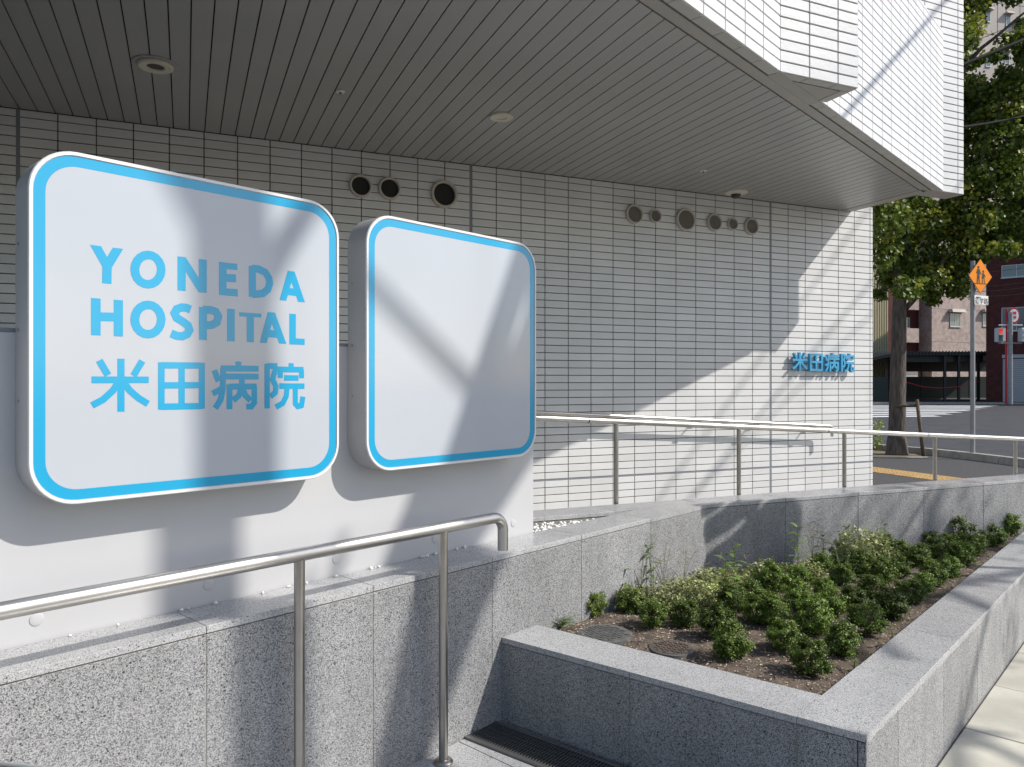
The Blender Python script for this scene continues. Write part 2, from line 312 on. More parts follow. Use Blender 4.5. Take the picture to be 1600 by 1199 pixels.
SH= [(0.387,3.62,0.066),(0.579,3.682,0.071),(0.645,3.439,0.063),(0.801,3.466,0.07),(0.897,3.291,0.08),(1.06,3.62,0.066),(0.895,3.058,0.072),(1.136,3.495,0.068),(1.19,3.754,0.064),(1.204,3.466,0.07),(1.379,4.016,0.078),(1.553,4.078,0.069),(1.412,3.718,0.068),(1.134,3.135,0.07),(1.338,3.345,0.084),(1.145,2.892,0.07),(1.528,3.603,0.073),(1.687,3.729,0.063),(1.351,3.083,0.069),(1.888,3.943,0.067),(1.572,3.325,0.074),(1.804,3.586,0.07),(2.042,4.394,0.071),(2.084,4.211,0.073),(2.233,4.335,0.067),(2.023,3.822,0.07),(2.188,3.997,0.058),(2.329,4.161,0.067),(2.508,4.325,0.07),(2.776,4.627,0.071),(3.011,4.886,0.071),(2.445,4.747,0.073),(2.475,4.588,0.07),(2.653,4.706,0.072),(2.843,5.174,0.063),(2.35,4.788,0.087),(2.301,4.974,0.072),(1.81,4.13,0.067),(1.631,3.939,0.057),(2.016,4.599,0.067),(1.81,4.414,0.064),(3.12,5.253,0.093),(3.328,5.196,0.08),(3.632,5.531,0.085),(3.796,5.636,0.064),(2.849,4.93,0.072)]

# ---------------------------------------------------------------- tiled hospital wall behind the ramp
D0 = 6.08; TWD, THT = .2364, .0675
def tile_set(parent, cells, y, hide, limit=300, fr=W, off=(0,0)):
    """cells: (x0,x1,z0,z1) in frame coordinates; the largest in view become parts, the rest one joined part."""
    sc_ = []
    for c in cells:
        p = fr.w((c[0]+c[1])/2, y, (c[2]+c[3])/2)
        q = [pix(fr.w(a, y, b)) for a, b in ((c[0],c[2]),(c[1],c[2]),(c[1],c[3]),(c[0],c[3]))]
        area = .5*abs(sum(q[i][0]*q[(i+1)%4][1]-q[(i+1)%4][0]*q[i][1] for i in range(4)))
        u, v = pix(p)
        if not (-5 < u < 1605 and -5 < v < 1204) or hide(u, v) or p[1] < .1: area = -1
        sc_.append((area, c))
    sc_.sort(key=lambda t: -t[0])
    shared = {}
    rest = MB()
    n = 0
    for area, c in sc_:
        if area > 0 and n < limit:
            key = (round(c[1]-c[0], 4), round(c[3]-c[2], 4))
            if key not in shared:
                shared[key] = MB().tile(0, key[0], 0, key[1], 0).mesh('tile', M['tile'])
            link('tile', shared[key], parent, (c[0]-off[0], y-off[1], c[2])); n += 1
        else:
            rest.tile(c[0]-off[0], c[1]-off[0], c[2], c[3], y-off[1])
    if rest.v:
        o = link('tile_field', rest.mesh('tile_field', M['tile']), parent); o['kind'] = 'stuff'
    return n
def hidden_by_signs(u, v):
    return (u < 832 and v > 520) or (30 < u < 525 and v > 250+.16*u-20) or (550 < u < 832 and v > 330)
S0 = -1.05; SC = 7.03
wallr = thing('tiled_wall', 'long white tiled hospital wall with dark open joints behind the ramp', 'wall', W.w(0, D0, 0), TW)
MB().box(-4, SC-.012, .012, .30, -.2, 9).build('wall_backing', M['joint'], wallr)
cells = []
J = .0038
for k in range(-6, 35):
    x0 = S0+k*TWD; x1 = min(x0+TWD, SC)
    if x1-x0 < .02: continue
    l = J if k % 14 else .013; r = J if (k+1) % 14 else .013
    if k == 34: r = 0
    for rr in range(-1, 47):
        z1 = .53+(rr-5)*THT+THT; z0 = z1-THT
        if z1 < .16: continue
        if z0 > 3.28 and x0 < 6.5: continue
        zt = min(z1, 3.283) if x0 < 6.5 else z1
        lo = J*.9 if rr != 5 else .010; hi = J*.9 if rr != 4 else .010
        if zt-z0 < .02: continue
        cells.append((x0+l, x1-r, z0+lo, zt-hi))
tile_set(wallr, cells, D0, hidden_by_signs, 300, W, (0, D0))
for k in (0, 14, 28):
    x = S0+k*TWD
    MB().box(x-.0128, x+.0128, .004, .0119, .2, 3.284).build('sealant_joint', M['sealant'], wallr)
for a, b in ((S0+.0135, S0+14*TWD-.0135), (S0+14*TWD+.0135, S0+28*TWD-.0135), (S0+28*TWD+.0135, SC)):
    MB().box(a, b, .0045, .0118, .5215, .5385).build('sealant_joint', M['sealant'], wallr)

# vents
def vent(s, h, r, mesh, label):
    t = thing('vent_cap', label, 'vent', W.w(s, D0-.001, h), TW, 'round vents along the top of the tiled wall')
    smooth_angle(MB().lathe([(r, 0), (r, -.022), (r*.97, -.028), (r*.86, -.03), (r*.80, -.024), (r*.80, -.003)], 40, 'y').build('ring', M['ventring'], t))
    if mesh:
        MB().lathe([(r*.795, -.004), (.0001, -.004)], 32, 'y').build('backing', M['black'], t)
        g = MB(); n = int(r*2/.011)
        for i in range(-n, n):
            x = i*.009; q = r*.79
            if abs(x) >= q: continue
            hh = (q*q-x*x)**.5
            g.box(x-.0018, x+.0018, -.018, -.015, -hh, hh); g.box(-hh, hh, -.0145, -.012, x-.0018, x+.0018)
        o = g.build('grille', M['mesh'], t, fix=False); o['kind'] = 'stuff'
    else:
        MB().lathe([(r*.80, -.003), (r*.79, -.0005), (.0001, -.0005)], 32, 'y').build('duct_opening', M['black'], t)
vent(1.305, 2.998, .093, 0, 'open black round duct, leftmost of three above the gap between signs')
vent(1.543, 3.002, .093, 0, 'open black round duct, middle of three above the gap between signs')
vent(2.014, 3.002, .118, 0, 'largest open black duct, directly above the blank sign')
vent(3.903, 3.003, .093, 1, 'meshed vent at the left end of the row of six')
vent(4.137, 3.006, .065, 1, 'small meshed vent left of the largest meshed vent')
vent(4.492, 3.002, .113, 1, 'largest meshed vent in the row of six')
vent(4.838, 3.006, .088, 1, 'medium meshed vent just right of the largest meshed one')
vent(5.065, 3.007, .063, 1, 'smallest meshed vent, between two medium ones under the dome camera')
vent(5.306, 3.004, .087, 1, 'meshed vent at the right end of the row beside the grey joint')

# ---------------------------------------------------------------- strokes, letters
def stroke(mb, pts, w, y0, y1, ext=0):
    P = [Vector((a, b)) for a, b in pts]; n = len(P); closed = (P[0]-P[-1]).length < 1e-3
    if ext and not closed:
        P[0] = P[0]-(P[1]-P[0]).normalized()*ext; P[-1] = P[-1]+(P[-1]-P[-2]).normalized()*ext
    Ls, Rs = [], []
    for i in range(n):
        if closed: a = P[i]-P[i-1 if i else n-2]; b = P[(i+1) if i < n-1 else 1]-P[i]
        else: a = P[i]-P[max(i-1,0)]; b = P[min(i+1,n-1)]-P[i]
        a = a.normalized() if a.length > 1e-9 else b.normalized(); b = b.normalized() if b.length > 1e-9 else a
        t = (a+b).normalized(); nn = Vector((-t.y, t.x)); k = 1/max(.6, nn.dot(Vector((-a.y, a.x))))
        Ls.append(P[i]+nn*w/2*k); Rs.append(P[i]-nn*w/2*k)
    o = len(mb.v)
    for y in (y0, y1):
        for q in Ls+Rs: mb.v.append((q.x, y, q.y))
    m = 2*n
    for i in range(n-1):
        mb.f += [(o+i, o+n+i, o+n+i+1, o+i+1), (o+i, o+i+1, o+m+i+1, o+m+i), (o+n+i, o+m+n+i, o+m+n+i+1, o+n+i+1)]
    if not closed:
        mb.f += [(o, o+m, o+m+n, o+n), (o+n-1, o+n+n-1, o+m+n+n-1, o+m+n-1)]

# ---------------------------------------------------------------- sign wall, the two lightbox signs
def rrect(x0, x1, z0, z1, r, n=10):
    out = []
    for cx, cz, a0 in ((x1-r, z1-r, 0), (x0+r, z1-r, 90), (x0+r, z0+r, 180), (x1-r, z0+r, 270)):
        for i in range(n+1):
            a = R(a0+90*i/n); out.append((cx+r*cos(a), cz+r*sin(a)))
    return out
YS = 2.36
sw = thing('sign_wall', 'low pale grey painted wall carrying both signs above the granite', 'wall', A.w(0, YS, .3), TA)
MB().cbox(-3, 2.71, 0, .14, .2, 1.238, .002).build('wall_panel', M['signwall'], sw)
MB().box(-3, 2.706, .006, .136, 1.2385, 1.25).build('coping', M['sealant'], sw)
for i, s in enumerate((.1475, .6325, 1.1175, 1.6025, 2.086, 2.5695)):
    MB().lathe([(.0175, .001), (.0175, -.0014), (.0165, -.0018), (.0001, -.0012)], 24, 'y', (s, 0, .452)).build('bolt_cap', M['signwall'], sw, True)

def sign(x0, x1, z0, z1, label, letters):
    t = thing('lightbox_sign', label, 'sign', A.w((x0+x1)/2, YS-.001, z0), TA, 'rounded square lightbox signs')
    ox, oz = (x0+x1)/2, z0
    sh = lambda P: [(a-ox, b-oz) for a, b in P]
    out = sh(rrect(x0, x1, z0, z1, .118)); m = MB(); n = len(out); y0, y1 = -.112, 0
    m.add([(a, y, b) for y in (y0+.0015, y1) for a, b in out], [(i, (i+1) % n, n+(i+1) % n, n+i) for i in range(n)]+[tuple(range(n, 2*n))])
    smooth_angle(m.build('case', M['signbody'], t))
    r1 = sh(rrect(x0+.0025, x1-.0025, z0+.0025, z1-.0025, .1155)); r2 = sh(rrect(x0+.0105, x1-.0105, z0+.0105, z1-.0105, .1075)); r3 = sh(rrect(x0+.0125, x1-.0125, z0+.0125, z1-.0125, .1055))
    m = MB(); m.add([(a, y0+.0015, b) for a, b in out]+[(a, y0-.003, b) for a, b in r1]+[(a, y0-.003, b) for a, b in r2]+[(a, y0+.001, b) for a, b in r2],
        [(j*n+i, j*n+(i+1) % n, (j+1)*n+(i+1) % n, (j+1)*n+i) for j in range(3) for i in range(n)])
    smooth_angle(m.build('trim_frame', M['signtrim'], t))
    MB().add([(a, y0+.0004, b) for a, b in r2], [tuple(range(n))]).build('face_panel', M['signface'], t, fix=False)
    r4 = sh(rrect(x0+.0405, x1-.0405, z0+.0405, z1-.0405, .08))
    m = MB().ring(r3, r4, y0+.0001); m.build('blue_border', M['blue'], t, fix=False)
    k = 0
    for name, strokes in letters:
        m = MB()
        zs = [b for st in strokes for a, b in st]; zc = (min(zs), max(zs)) if name == 'latin' and len(strokes) > 1 and len(strokes[-1]) == 2 and max(len(st) for st in strokes) == 2 else None
        wd = .0188 if name == 'kanji' else .0242
        for st in strokes:
            if zc:
                (a0, b0), (a1, b1) = st; dd_ = Vector((a1-a0, b1-b0)); L_ = dd_.length; dd_.normalize(); nn_ = Vector((-dd_.y, dd_.x))*wd/2
                e0 = .02 if (abs(b0-zc[0]) < .006 or abs(b0-zc[1]) < .006) and abs(dd_.y) > .3 else 0
                e1 = .02 if (abs(b1-zc[0]) < .006 or abs(b1-zc[1]) < .006) and abs(dd_.y) > .3 else 0
                if abs(dd_.y) < .3: 
                    e0 = e1 = 0
                q0 = Vector((a0, b0))-dd_*e0; q1 = Vector((a1, b1))+dd_*e1
                pol = [q0-nn_, q1-nn_, q1+nn_, q0+nn_]; pol = [(p.x, p.y) for p in pol]
                for lim, sg_ in ((zc[0], 1), (zc[1], -1)):
                    out_ = []
                    for i_ in range(len(pol)):
                        p0, p1 = pol[i_], pol[(i_+1) % len(pol)]; f0, f1_ = (p0[1]-lim)*sg_, (p1[1]-lim)*sg_
                        if f0 >= 0: out_.append(p0)
                        if (f0 >= 0) != (f1_ >= 0):
                            t_ = f0/(f0-f1_); out_.append((p0[0]+(p1[0]-p0[0])*t_, p0[1]+(p1[1]-p0[1])*t_))
                    pol = out_
                m.vprism([(a-ox, b-oz) for a, b in pol], y0-.0002-k*.00001, y0+.0003)
            else: stroke(m, [(a-ox, b-oz) for a, b in st], wd, y0-.0002-k*.00001, y0+.0003)
            k = (k+1) % 12
        m.build('letter', M['blue'], t, fix=True)
    for zz in (.28, .47, .7):
        MB().tube([(-(x1-x0)/2-.002, -.03, zz), (-(x1-x0)/2+.003, -.03, zz)], .004, 8).build('screw', M['steel2'], t)
    return t
sign(.5825, 1.536, 1.073, 2.027, 'larger-looking left sign reading YONEDA HOSPITAL with four blue kanji', [('latin', v) for v in LATIN.values()]+[('kanji', v) for v in KANJI.values()])
sign(1.651, 2.597, 1.073, 2.029, 'blank white rounded square sign with blue border, right of the lettered one', [])

# raised blue lettering on the tiled wall
tl = thing('wall_lettering', 'small raised blue kanji letters on the sunlit end of the tiled wall', 'lettering', W.w(6.25, D0, 1.527), TW)
kx0, kx1, kz0, kz1 = .7355, 1.3977, 1.3190, 1.4700
for v in KANJI.values():
    m = MB()
    for i, st in enumerate(v):
        stroke(m, [((a-kx0)/(kx1-kx0)*.872-.436, (b-kz0)/(kz1-kz0)*.2) for a, b in st], .0225, -.060-i*.0002, -.028)
    m.build('letter', M['letterblue'], tl)

# ---------------------------------------------------------------- soffit
ZS = 3.285
sf = thing('soffit', 'grey panelled metal soffit overhanging the ramp and signs', 'soffit', (0, 0, ZS))
dA = lambda s, yA: (yA+.4035*s)/.915         # where a line across the soffit meets a line parallel to the facade
P = .107
for i in range(-32, 72):
    s0 = -1.04+i*P+.0035; s1 = s0+P-.0075
    if s0 > 6.55: continue
    s1 = min(s1, 6.555)
    if s1-s0 < .01: continue
    q = [W.w(s0, D0-.002)[:2], W.w(s0, dA(s0, 2.060))[:2], W.w(s1, dA(s1, 2.060))[:2], W.w(s1, D0-.002)[:2]]
    MB().prism(q, 0, .012).build('panel', M['soffit'], sf)
q = [W.w(-6, D0+.25), W.w(-6, dA(-6, 1.94)), W.w(6.68, dA(6.68, 1.94)), W.w(6.68, D0+.25)]
MB().prism([p[:2] for p in q], .0125, .04).build('dark_backing', M['gap'], sf)
q = [A.w(-2.5, 2.046), A.w(-2.5, 1.976), A.w(8.225, 1.976), A.w(8.05, 2.046)]
MB().prism([p[:2] for p in q], -.002, .012).build('edge_trim', M['trim'], sf)
MB().prism([A.w(4.445, 1.9755)[:2], A.w(4.445, 1.893)[:2], A.w(5.098, 1.893)[:2], A.w(5.098, 1.9755)[:2]], -.0015, .0115).build('corner_trim', M['trim'], sf)
q = [W.w(6.562, D0-.002), W.w(6.562, dA(6.562, 2.046)), W.w(6.70, dA(6.70, 2.046)), W.w(6.70, D0-.002)]
MB().prism([p[:2] for p in q], -.003, .03).build('end_trim', M['trim'], sf)

# building mass above the soffit
def footprint(pts): return [p[:2] for p in pts]
bm_ = thing('hospital_building', 'upper storeys of the white hospital above the soffit', 'building', (0, 0, ZS))
MB().prism(footprint([A.w(-2.5, 2.1), A.w(7.9, 2.1), W.w(6.66, 5.25), W.w(6.66, 9), W.w(-8, 9)]), .045, 1.0).build('floor_slab', M['joint'], bm_)
MB().prism(footprint([W.w(2, 5.4), W.w(6.95, 5.4), W.w(6.95, 11), W.w(-8, 11), W.w(-8, 5.0)]), 1.0, 9).build('upper_storey', M['tile'], bm_)
MB().prism(footprint([W.w(-6, D0+.31), W.w(7.0, D0+.31), W.w(7.0, 12), W.w(-6, 12)]), -3.4, .04).build('ground_storey', M['tile'], bm_)

# tiled balcony parapet (parallel to the kerb) and the two projecting tiled fins
YP = 1.89
pr = thing('tiled_parapet', 'slanting sunlit white tiled balcony parapet above the soffit edge', 'wall', A.w(0, YP, ZS), TA)
MB().box(-2.5, 4.43, .012, .20, .012, 1.53).build('wall_backing', M['joint'], pr)
MB().box(5.10, 8.27, .012, .20, .012, 1.53).build('wall_backing', M['joint'], pr)
NP = 23
cells = []
xs = []
k = 4.443
while k > -2.3: xs.append((k-TWD, k)); k -= TWD
k = 8.285
while k > 5.15: xs.append((max(k-TWD, 5.10), k)); k -= TWD
for a, b in xs:
    if b-a < .03: continue
    for r in range(NP): cells.append((a+.004, b-.004, ZS+r*THT+.0042, ZS+(r+1)*THT-.0042))
def tiles_z(parent, cells, fr, y, off, limit, hide=lambda u, v: False):
    # like tile_set with the parent standing at soffit height
    sc_ = []
    for c in cells:
        q = [pix(fr.w(a, y, b)) for a, b in ((c[0],c[2]),(c[1],c[2]),(c[1],c[3]),(c[0],c[3]))]
        p = fr.w((c[0]+c[1])/2, y, (c[2]+c[3])/2); u, v = pix(p)
        ar = .5*abs(sum(q[i][0]*q[(i+1)%4][1]-q[(i+1)%4][0]*q[i][1] for i in range(4)))
        if not (-5 < u < 1605 and -5 < v < 1204) or p[1] < .1 or hide(u, v): ar = -1
        sc_.append((ar, c))
    sc_.sort(key=lambda t: -t[0]); shared = {}; rest = MB(); n = 0
    for ar, c in sc_:
        if ar > 0 and n < limit:
            key = (round(c[1]-c[0], 4), round(c[3]-c[2], 4))
            if key not in shared: shared[key] = MB().tile(0, key[0], 0, key[1], 0).mesh('tile', M['tile'])
            link('tile', shared[key], parent, (c[0]-off, 0, c[2]-ZS)); n += 1
        else: rest.tile(c[0]-off, c[1]-off, c[2]-ZS, c[3]-ZS, 0)
    if rest.v: link('tile_field', rest.mesh('tile_field', M['tile']), parent)['kind'] = 'stuff'
tiles_z(pr, cells, A, YP, 0, 300, lambda u, v: 1219 < u < 1337 and v < 150)
MB().box(-2.5, 8.28, .0, .2, 1.5535, 1.575).build('coping', M['tile'], pr)
for k_, lo_ in ((4.443, -1), (8.285, 5.10)):
    k = k_
    while k > lo_:
        a, b = max(k-TWD, lo_ if lo_ > 0 else -9)+.003, k-.003
        if b-a > .02:
            MB().add([(a,.0125,0),(b,.0125,0),(b,.073,0),(a,.073,0),(a,.0125,.01),(b,.0125,.01),(b,.073,.01),(a,.073,.01)],
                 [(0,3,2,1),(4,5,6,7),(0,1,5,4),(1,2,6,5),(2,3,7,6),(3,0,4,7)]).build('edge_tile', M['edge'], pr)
        k -= TWD
def fin(x0, x1, y, depth, zlow_from, rows, name_label, near):
    t = thing('tiled_fin', name_label, 'wall', W.w(x0, y, ZS), TW, 'white tiled wall fins projecting past the parapet')
    MB().box(.02, x1-x0-.012, .012, depth-.012, .012, rows*THT).build('wall_backing', M['joint'], t)
    cells = []
    k = near
    xs = []
    while k < x1-.01: xs.append((k, min(k+TWD, x1))); k += TWD
    k = near
    while k > x0+.01: xs.append((max(k-TWD, x0), k)); k -= TWD
    for a, b in xs:
        for r in range(rows):
            z = ZS+r*THT
            if a < near-.01 and z < zlow_from: continue
            cells.append((a+.0042, b-(.0042 if b < x1-.01 else 0), z+.0045, z+THT-.0045))
    tiles_z(t, cells, W, y, x0, 300, lambda u, v: (u < 1219 and x0 < 4))
    # return face at the far end
    e = MB()
    for r in range(rows): e.add([(x1-x0-.012, .0005, r*THT+.003), (x1-x0, .0005, r*THT+.003), (x1-x0, depth, r*THT+.003), (x1-x0-.012, depth, r*THT+.003),
                                 (x1-x0-.012, .0005, (r+1)*THT-.003), (x1-x0, .0005, (r+1)*THT-.003), (x1-x0, depth, (r+1)*THT-.003), (x1-x0-.012, depth, (r+1)*THT-.003)],
                                [(0,3,2,1),(4,5,6,7),(1,2,6,5),(2,3,7,6),(3,0,4,7)])
    e.build('return_tiles', M['tile'], t)['kind'] = 'stuff'
    return t
f1 = fin(3.30, 3.945, 3.523, .262, ZS, 46, 'nearer white tiled fin with wide tiles, above the middle of the soffit edge', 3.30)
f2 = fin(5.55, 7.13, 5.085, .21, ZS+1.35, 62, 'far white tiled fin forming the outer corner beside the tree', 6.81)
# undersides
MB().prism([(.185,.081),(.568,.081),(.568,.2505)], -.001, .011).build('underside', M['trim'], f1)
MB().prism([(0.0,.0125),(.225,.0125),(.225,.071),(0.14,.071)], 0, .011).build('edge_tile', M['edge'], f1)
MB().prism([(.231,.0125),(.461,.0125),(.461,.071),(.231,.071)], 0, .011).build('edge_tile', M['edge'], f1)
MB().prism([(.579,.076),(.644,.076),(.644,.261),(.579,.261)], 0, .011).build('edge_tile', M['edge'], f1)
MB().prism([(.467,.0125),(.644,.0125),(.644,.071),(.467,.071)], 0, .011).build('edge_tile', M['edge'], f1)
MB().prism([(1.12,.012),(1.575,.012),(1.575,.20),(1.12,.20)], -.001, .011).build('underside', M['trim'], f2)

# ---------------------------------------------------------------- granite retaining walls
GH = .69; CT = .022
D1 = 3.593; SK = 4.010                       # second wall's distance, kink position along the first
gw = thing('granite_retaining_wall', 'speckled grey granite wall with flat cap below the signs, behind the steel handrail', 'wall', A.w(0, 2.151, 0), TA)
MB().box(-2, SK-.02, .002, .19, -.1, GH-CT-.003).build('core', M['grout'], gw)
J2 = .0018
js = [-1.9885, -1.3885, -.7885, -.1885, .4115, 1.0115, 1.6115, 2.2115, 2.8115, 3.4115, SK]
for a, b in zip(js[:-1], js[1:]):
    MB().cbox(a+J2, b-J2, 0, .02, -.05, GH-CT-.004, .0012).build('face_panel', M['granite'], gw)
    if b < SK-.1: MB().cbox(a+J2*.6, b-J2*.6, -.0015, .204, GH-CT, GH, .0015).build('cap_stone', M['granitecap'], gw)
kx = A.l(*W.w(2.79, 3.81)[:2]); kp = (kx[0], kx[1]-2.151)
MB().prism([(3.4115+J2, -.0015), (SK-.001, -.0015), (kp[0]-.002, kp[1]), (4.09, .207), (3.4115+J2, .207)], GH-CT, GH).build('cap_stone', M['granitecap'], gw)
gw2 = thing('granite_ramp_wall', 'longer granite wall running right behind the shrubs, below the ramp handrail', 'wall', W.w(0, D1, 0), TW)
x0 = 2.797
MB().box(x0+.01, 9.5, .002, .20, -.1, GH-CT-.003).build('core', M['grout'], gw2)
MB().box(-.5, x0+.02, .012, .20, .30, GH-CT-.003).build('core', M['grout'], gw2)
k = x0
while k < 9.2:
    MB().cbox(k+J2, k+.613-J2, 0, .02, -.05, GH-CT-.004, .0012).build('face_panel', M['granite'], gw2)
    MB().cbox(k+J2*.6, k+.613-J2*.6, -.0015, .217, GH-CT, GH, .0015).build('cap_stone', M['granitecap'], gw2)
    k += .613
MB().prism([(2.32, .008), (2.792, .217), (2.19, .217), (2.19, .008)], GH-CT, GH).build('cap_stone', M['granitecap'], gw2)
for a in (1.58, .97, .36, -.25): MB().cbox(a+.001, a+.609, .008, .217, GH-CT, GH, .0015).build('cap_stone', M['granitecap'], gw2)

# pebble bed between walls
pb = MB()
bed = MB().prism([A.w(-1, 2.352)[:2], A.w(3.62, 2.352)[:2], W.w(2.30, 3.61)[:2], W.w(0, 3.61)[:2]], .50, .632).build('gravel_bed', M['grout']); tag(bed, kind='structure')
def stone(mb, c, r):
    a = Vector(rng.normal(size=3)).normalized(); q = a.to_track_quat('Z', 'Y'); s = Vector((1, rng.uniform(.6,.95), rng.uniform(.5,.8)))
    vs = []
    for lat in (-.62, .62):
        for j in range(5):
            t = 2*pi*(j+.5*(lat > 0))/5; vs.append(Vector((cos(t)*.79, sin(t)*.79, lat)))
    vs = [Vector((0,0,-1))]+vs+[Vector((0,0,1))]
    vs = [Vector(c)+(q @ Vector((v.x*s.x*r*rng.uniform(.88,1.1), v.y*s.y*r*rng.uniform(.88,1.1), v.z*s.z*r))) for v in vs]
    fs = [(0,1+(j+1)%5,1+j) for j in range(5)]+[(11,6+j,6+(j+1)%5) for j in range(5)]
    for j in range(5): fs += [(1+j,1+(j+1)%5,6+j), (1+(j+1)%5,6+(j+1)%5,6+j)]
    mb.add([tuple(v) for v in vs], fs)
for i in range(1500):
    s_ = rng.uniform(2.55, 3.6); y_ = rng.uniform(2.365, 2.75)
    X, Y, _ = A.w(s_, y_)
    if W.l(X, Y)[1] > 3.59: continue
    if s_ < 2.72 and y_ < 2.52: continue
    stone(pb, (X, Y, .634+rng.uniform(0, .03)), rng.uniform(.009, .017))
for i in range(34):
    s_ = rng.uniform(1.35, 2.25) if i < 28 else rng.uniform(.6, 1.3)
    X, Y, _ = A.w(s_, 2.351-rng.uniform(0, .012)); stone(pb, (X, Y, .694), rng.uniform(.004, .010))
o = pb.build('white_pebbles', M['pebble'], smooth=True, fix=False); tag(o, 'white pebbles filling the gap behind the sign wall', 'pebbles', kind='stuff')

# ramp behind
rp = MB().add([W.w(-2, 3.80, .47), W.w(7.9, 3.80, -.04), W.w(7.9, 6.09, -.04), W.w(-2, 6.09, .47)], [(0,1,2,3)]).build('ramp', M['kerb']); tag(rp, kind='structure')

# ---------------------------------------------------------------- planter
P1 = Vector((-.040, 3.125)); P2 = Vector((1.0617, 2.254)); dP = (P2-P1); LP = dP.length; TP = atan2(dP.y, dP.x)
PH = .345; F = Frame(TP); py = F.l(*P1)[1]; px0 = F.l(*P1)[0]
pf = thing('planter_front_wall', 'low granite planter wall facing the drain grating', 'wall', (P1.x, P1.y, 0), TP)
# local x along, y inwards
MB().box(-.14, LP-.03, .002, .205, -.1, PH-CT-.003).build('core', M['grout'], pf)
fj = [-.02, .60, 1.2, LP-.024]
for a, b in zip(fj[:-1], fj[1:]): MB().cbox(a+J2, b-J2, 0, .02, -.05, PH-CT-.004, .0012).build('face_panel', M['granite'], pf)
MB().cbox(LP-.0225, LP, 0.0, .02, -.05, PH-CT-.004, .0012).build('face_panel', M['granite'], pf)
cn = Vector((1.05, 2.547))-P1; u_ = dP.normalized(); nrm = Vector((-u_.y, u_.x)); ci = (cn.dot(u_), cn.dot(nrm))
wa = .20    # where the planter wall meets the tall wall: cap cut along it
def wallx(y):  # local x on the tall wall plane for a local y
    a = P1+nrm*y; # move along u_ until A.y == 2.151
    yA = A.l(a.x, a.y)[1]; du = -u_.x*A.s+u_.y*A.c
    return (2.149-yA)/du
MB().prism([(wallx(-.0015), -.0015), (.60-J2*.6, -.0015), (.60-J2*.6, .2205), (wallx(.2205), .2205)], PH-CT, PH).build('cap_stone', M['granitecap'], pf)
MB().prism([(.60+J2*.6, -.0015), (1.2-J2, -.0015), (ci[0]-J2, .2205), (.60+J2*.6, .2205)], PH-CT, PH).build('cap_stone', M['granitecap'], pf)
s2, y2 = A.l(*P2)
pr2 = thing('planter_side_wall', 'low granite planter wall running away beside the cream footway', 'wall', A.w(s2, y2, 0), TA)
c12 = P1+u_*1.2; lc = Vector(A.l(*c12))-Vector((s2, y2)); li = Vector(A.l(1.05, 2.547))-Vector((s2, y2))
MB().prism([(lc.x+.001, lc.y+.001), (0, -.0015), (.0, -.0015), (li.x+.36, -.0015), (li.x+.36, li.y), (li.x+.001, li.y)], PH-CT, PH).build('cap_stone', M['granitecap'], pr2)
L2 = 7.25-s2
MB().box(.03, L2, .002, .205, -.2, PH-CT-.003).build('core', M['grout'], pr2)
k = li.x+.36
while k < L2:
    MB().cbox(k+J2*.6, min(k+.59, L2)-J2*.6, -.0015, li.y, PH-CT, PH, .0015).build('cap_stone', M['granitecap'], pr2); k += .59
k = .0
for i in range(9):
    a, b = (0, .318) if i == 0 else (k, k+.59); b = min(b, L2)
    if a < L2: MB().cbox(a+(J2 if i else 0), b-J2, 0, .02, -.15, PH-CT-.004, .0012).build('face_panel', M['granite'], pr2)
    k = b
# soil sheet with relief
import mathutils.noise as mn
vs, fs = [], []
nx, ny = 150, 90
def soil_pt(i, j):
    s_ = s2+.05+(L2-.02)*i/nx; y_ = .95+(1.42)*j/ny
    return A.w(s_, y_)
def soil_z(X, Y): return .285+.016*mn.noise((X*5, Y*5, 0))+.010*mn.noise((X*22, Y*22, 3))+.006*mn.noise((X*60, Y*60, 7))
idx = {}
for i in range(nx+1):
    for j in range(ny+1):
        X, Y, _ = soil_pt(i, j); idx[i, j] = len(vs); vs.append((X, Y, soil_z(X, Y)))
def insoil(X, Y):
    w_ = F.l(X-P1.x, Y-P1.y)
    return A.l(X, Y)[1] < 2.15 and W.l(X, Y)[1] < 3.59 and w_[1] > .20 and A.l(X, Y)[1] > .955
for i in range(nx):
    for j in range(ny):
        c = [vs[idx[a]] for a in ((i,j),(i+1,j),(i+1,j+1),(i,j+1))]
        mx_ = sum(p[0] for p in c)/4; my_ = sum(p[1] for p in c)/4
        if A.l(mx_, my_)[1] < 2.17 and W.l(mx_, my_)[1] < 3.62 and F.l(mx_-P1.x, my_-P1.y)[1] > .15: fs.append((idx[i,j], idx[i+1,j], idx[i+1,j+1], idx[i,j+1]))
so_ = MB().add(vs, fs).build('soil', M['soil'], smooth=True, fix=False); tag(so_, kind='structure')
ch = MB()
for i in range(16000):
    t = rng.uniform(0, 1)**1.3
    X, Y, _ = A.w(s2+.2+(L2-.3)*t, rng.uniform(.96, 2.15))
    if not insoil(X, Y): continue
    r = rng.uniform(.0012, .0045); z = soil_z(X, Y)+r*.4; a = rng.uniform(0, 6.28)
    e = Vector((cos(a), sin(a), rng.uniform(-.3,.3)))*r*rng.uniform(.8, 2); g = Vector((-sin(a), cos(a), rng.uniform(-.3,.3)))*r*.6; c = Vector((X, Y, z)); h = Vector((0,0,r*.7))
    ch.add([tuple(c-e-g), tuple(c+e-g), tuple(c+e+g), tuple(c-e+g), tuple(c+h)], [(0,1,4),(1,2,4),(2,3,4),(3,0,4)])
o = ch.build('bark_and_grit', M['chip'], fix=False); tag(o, 'bark crumbs and light grit scattered over the planter soil', 'mulch', kind='stuff')

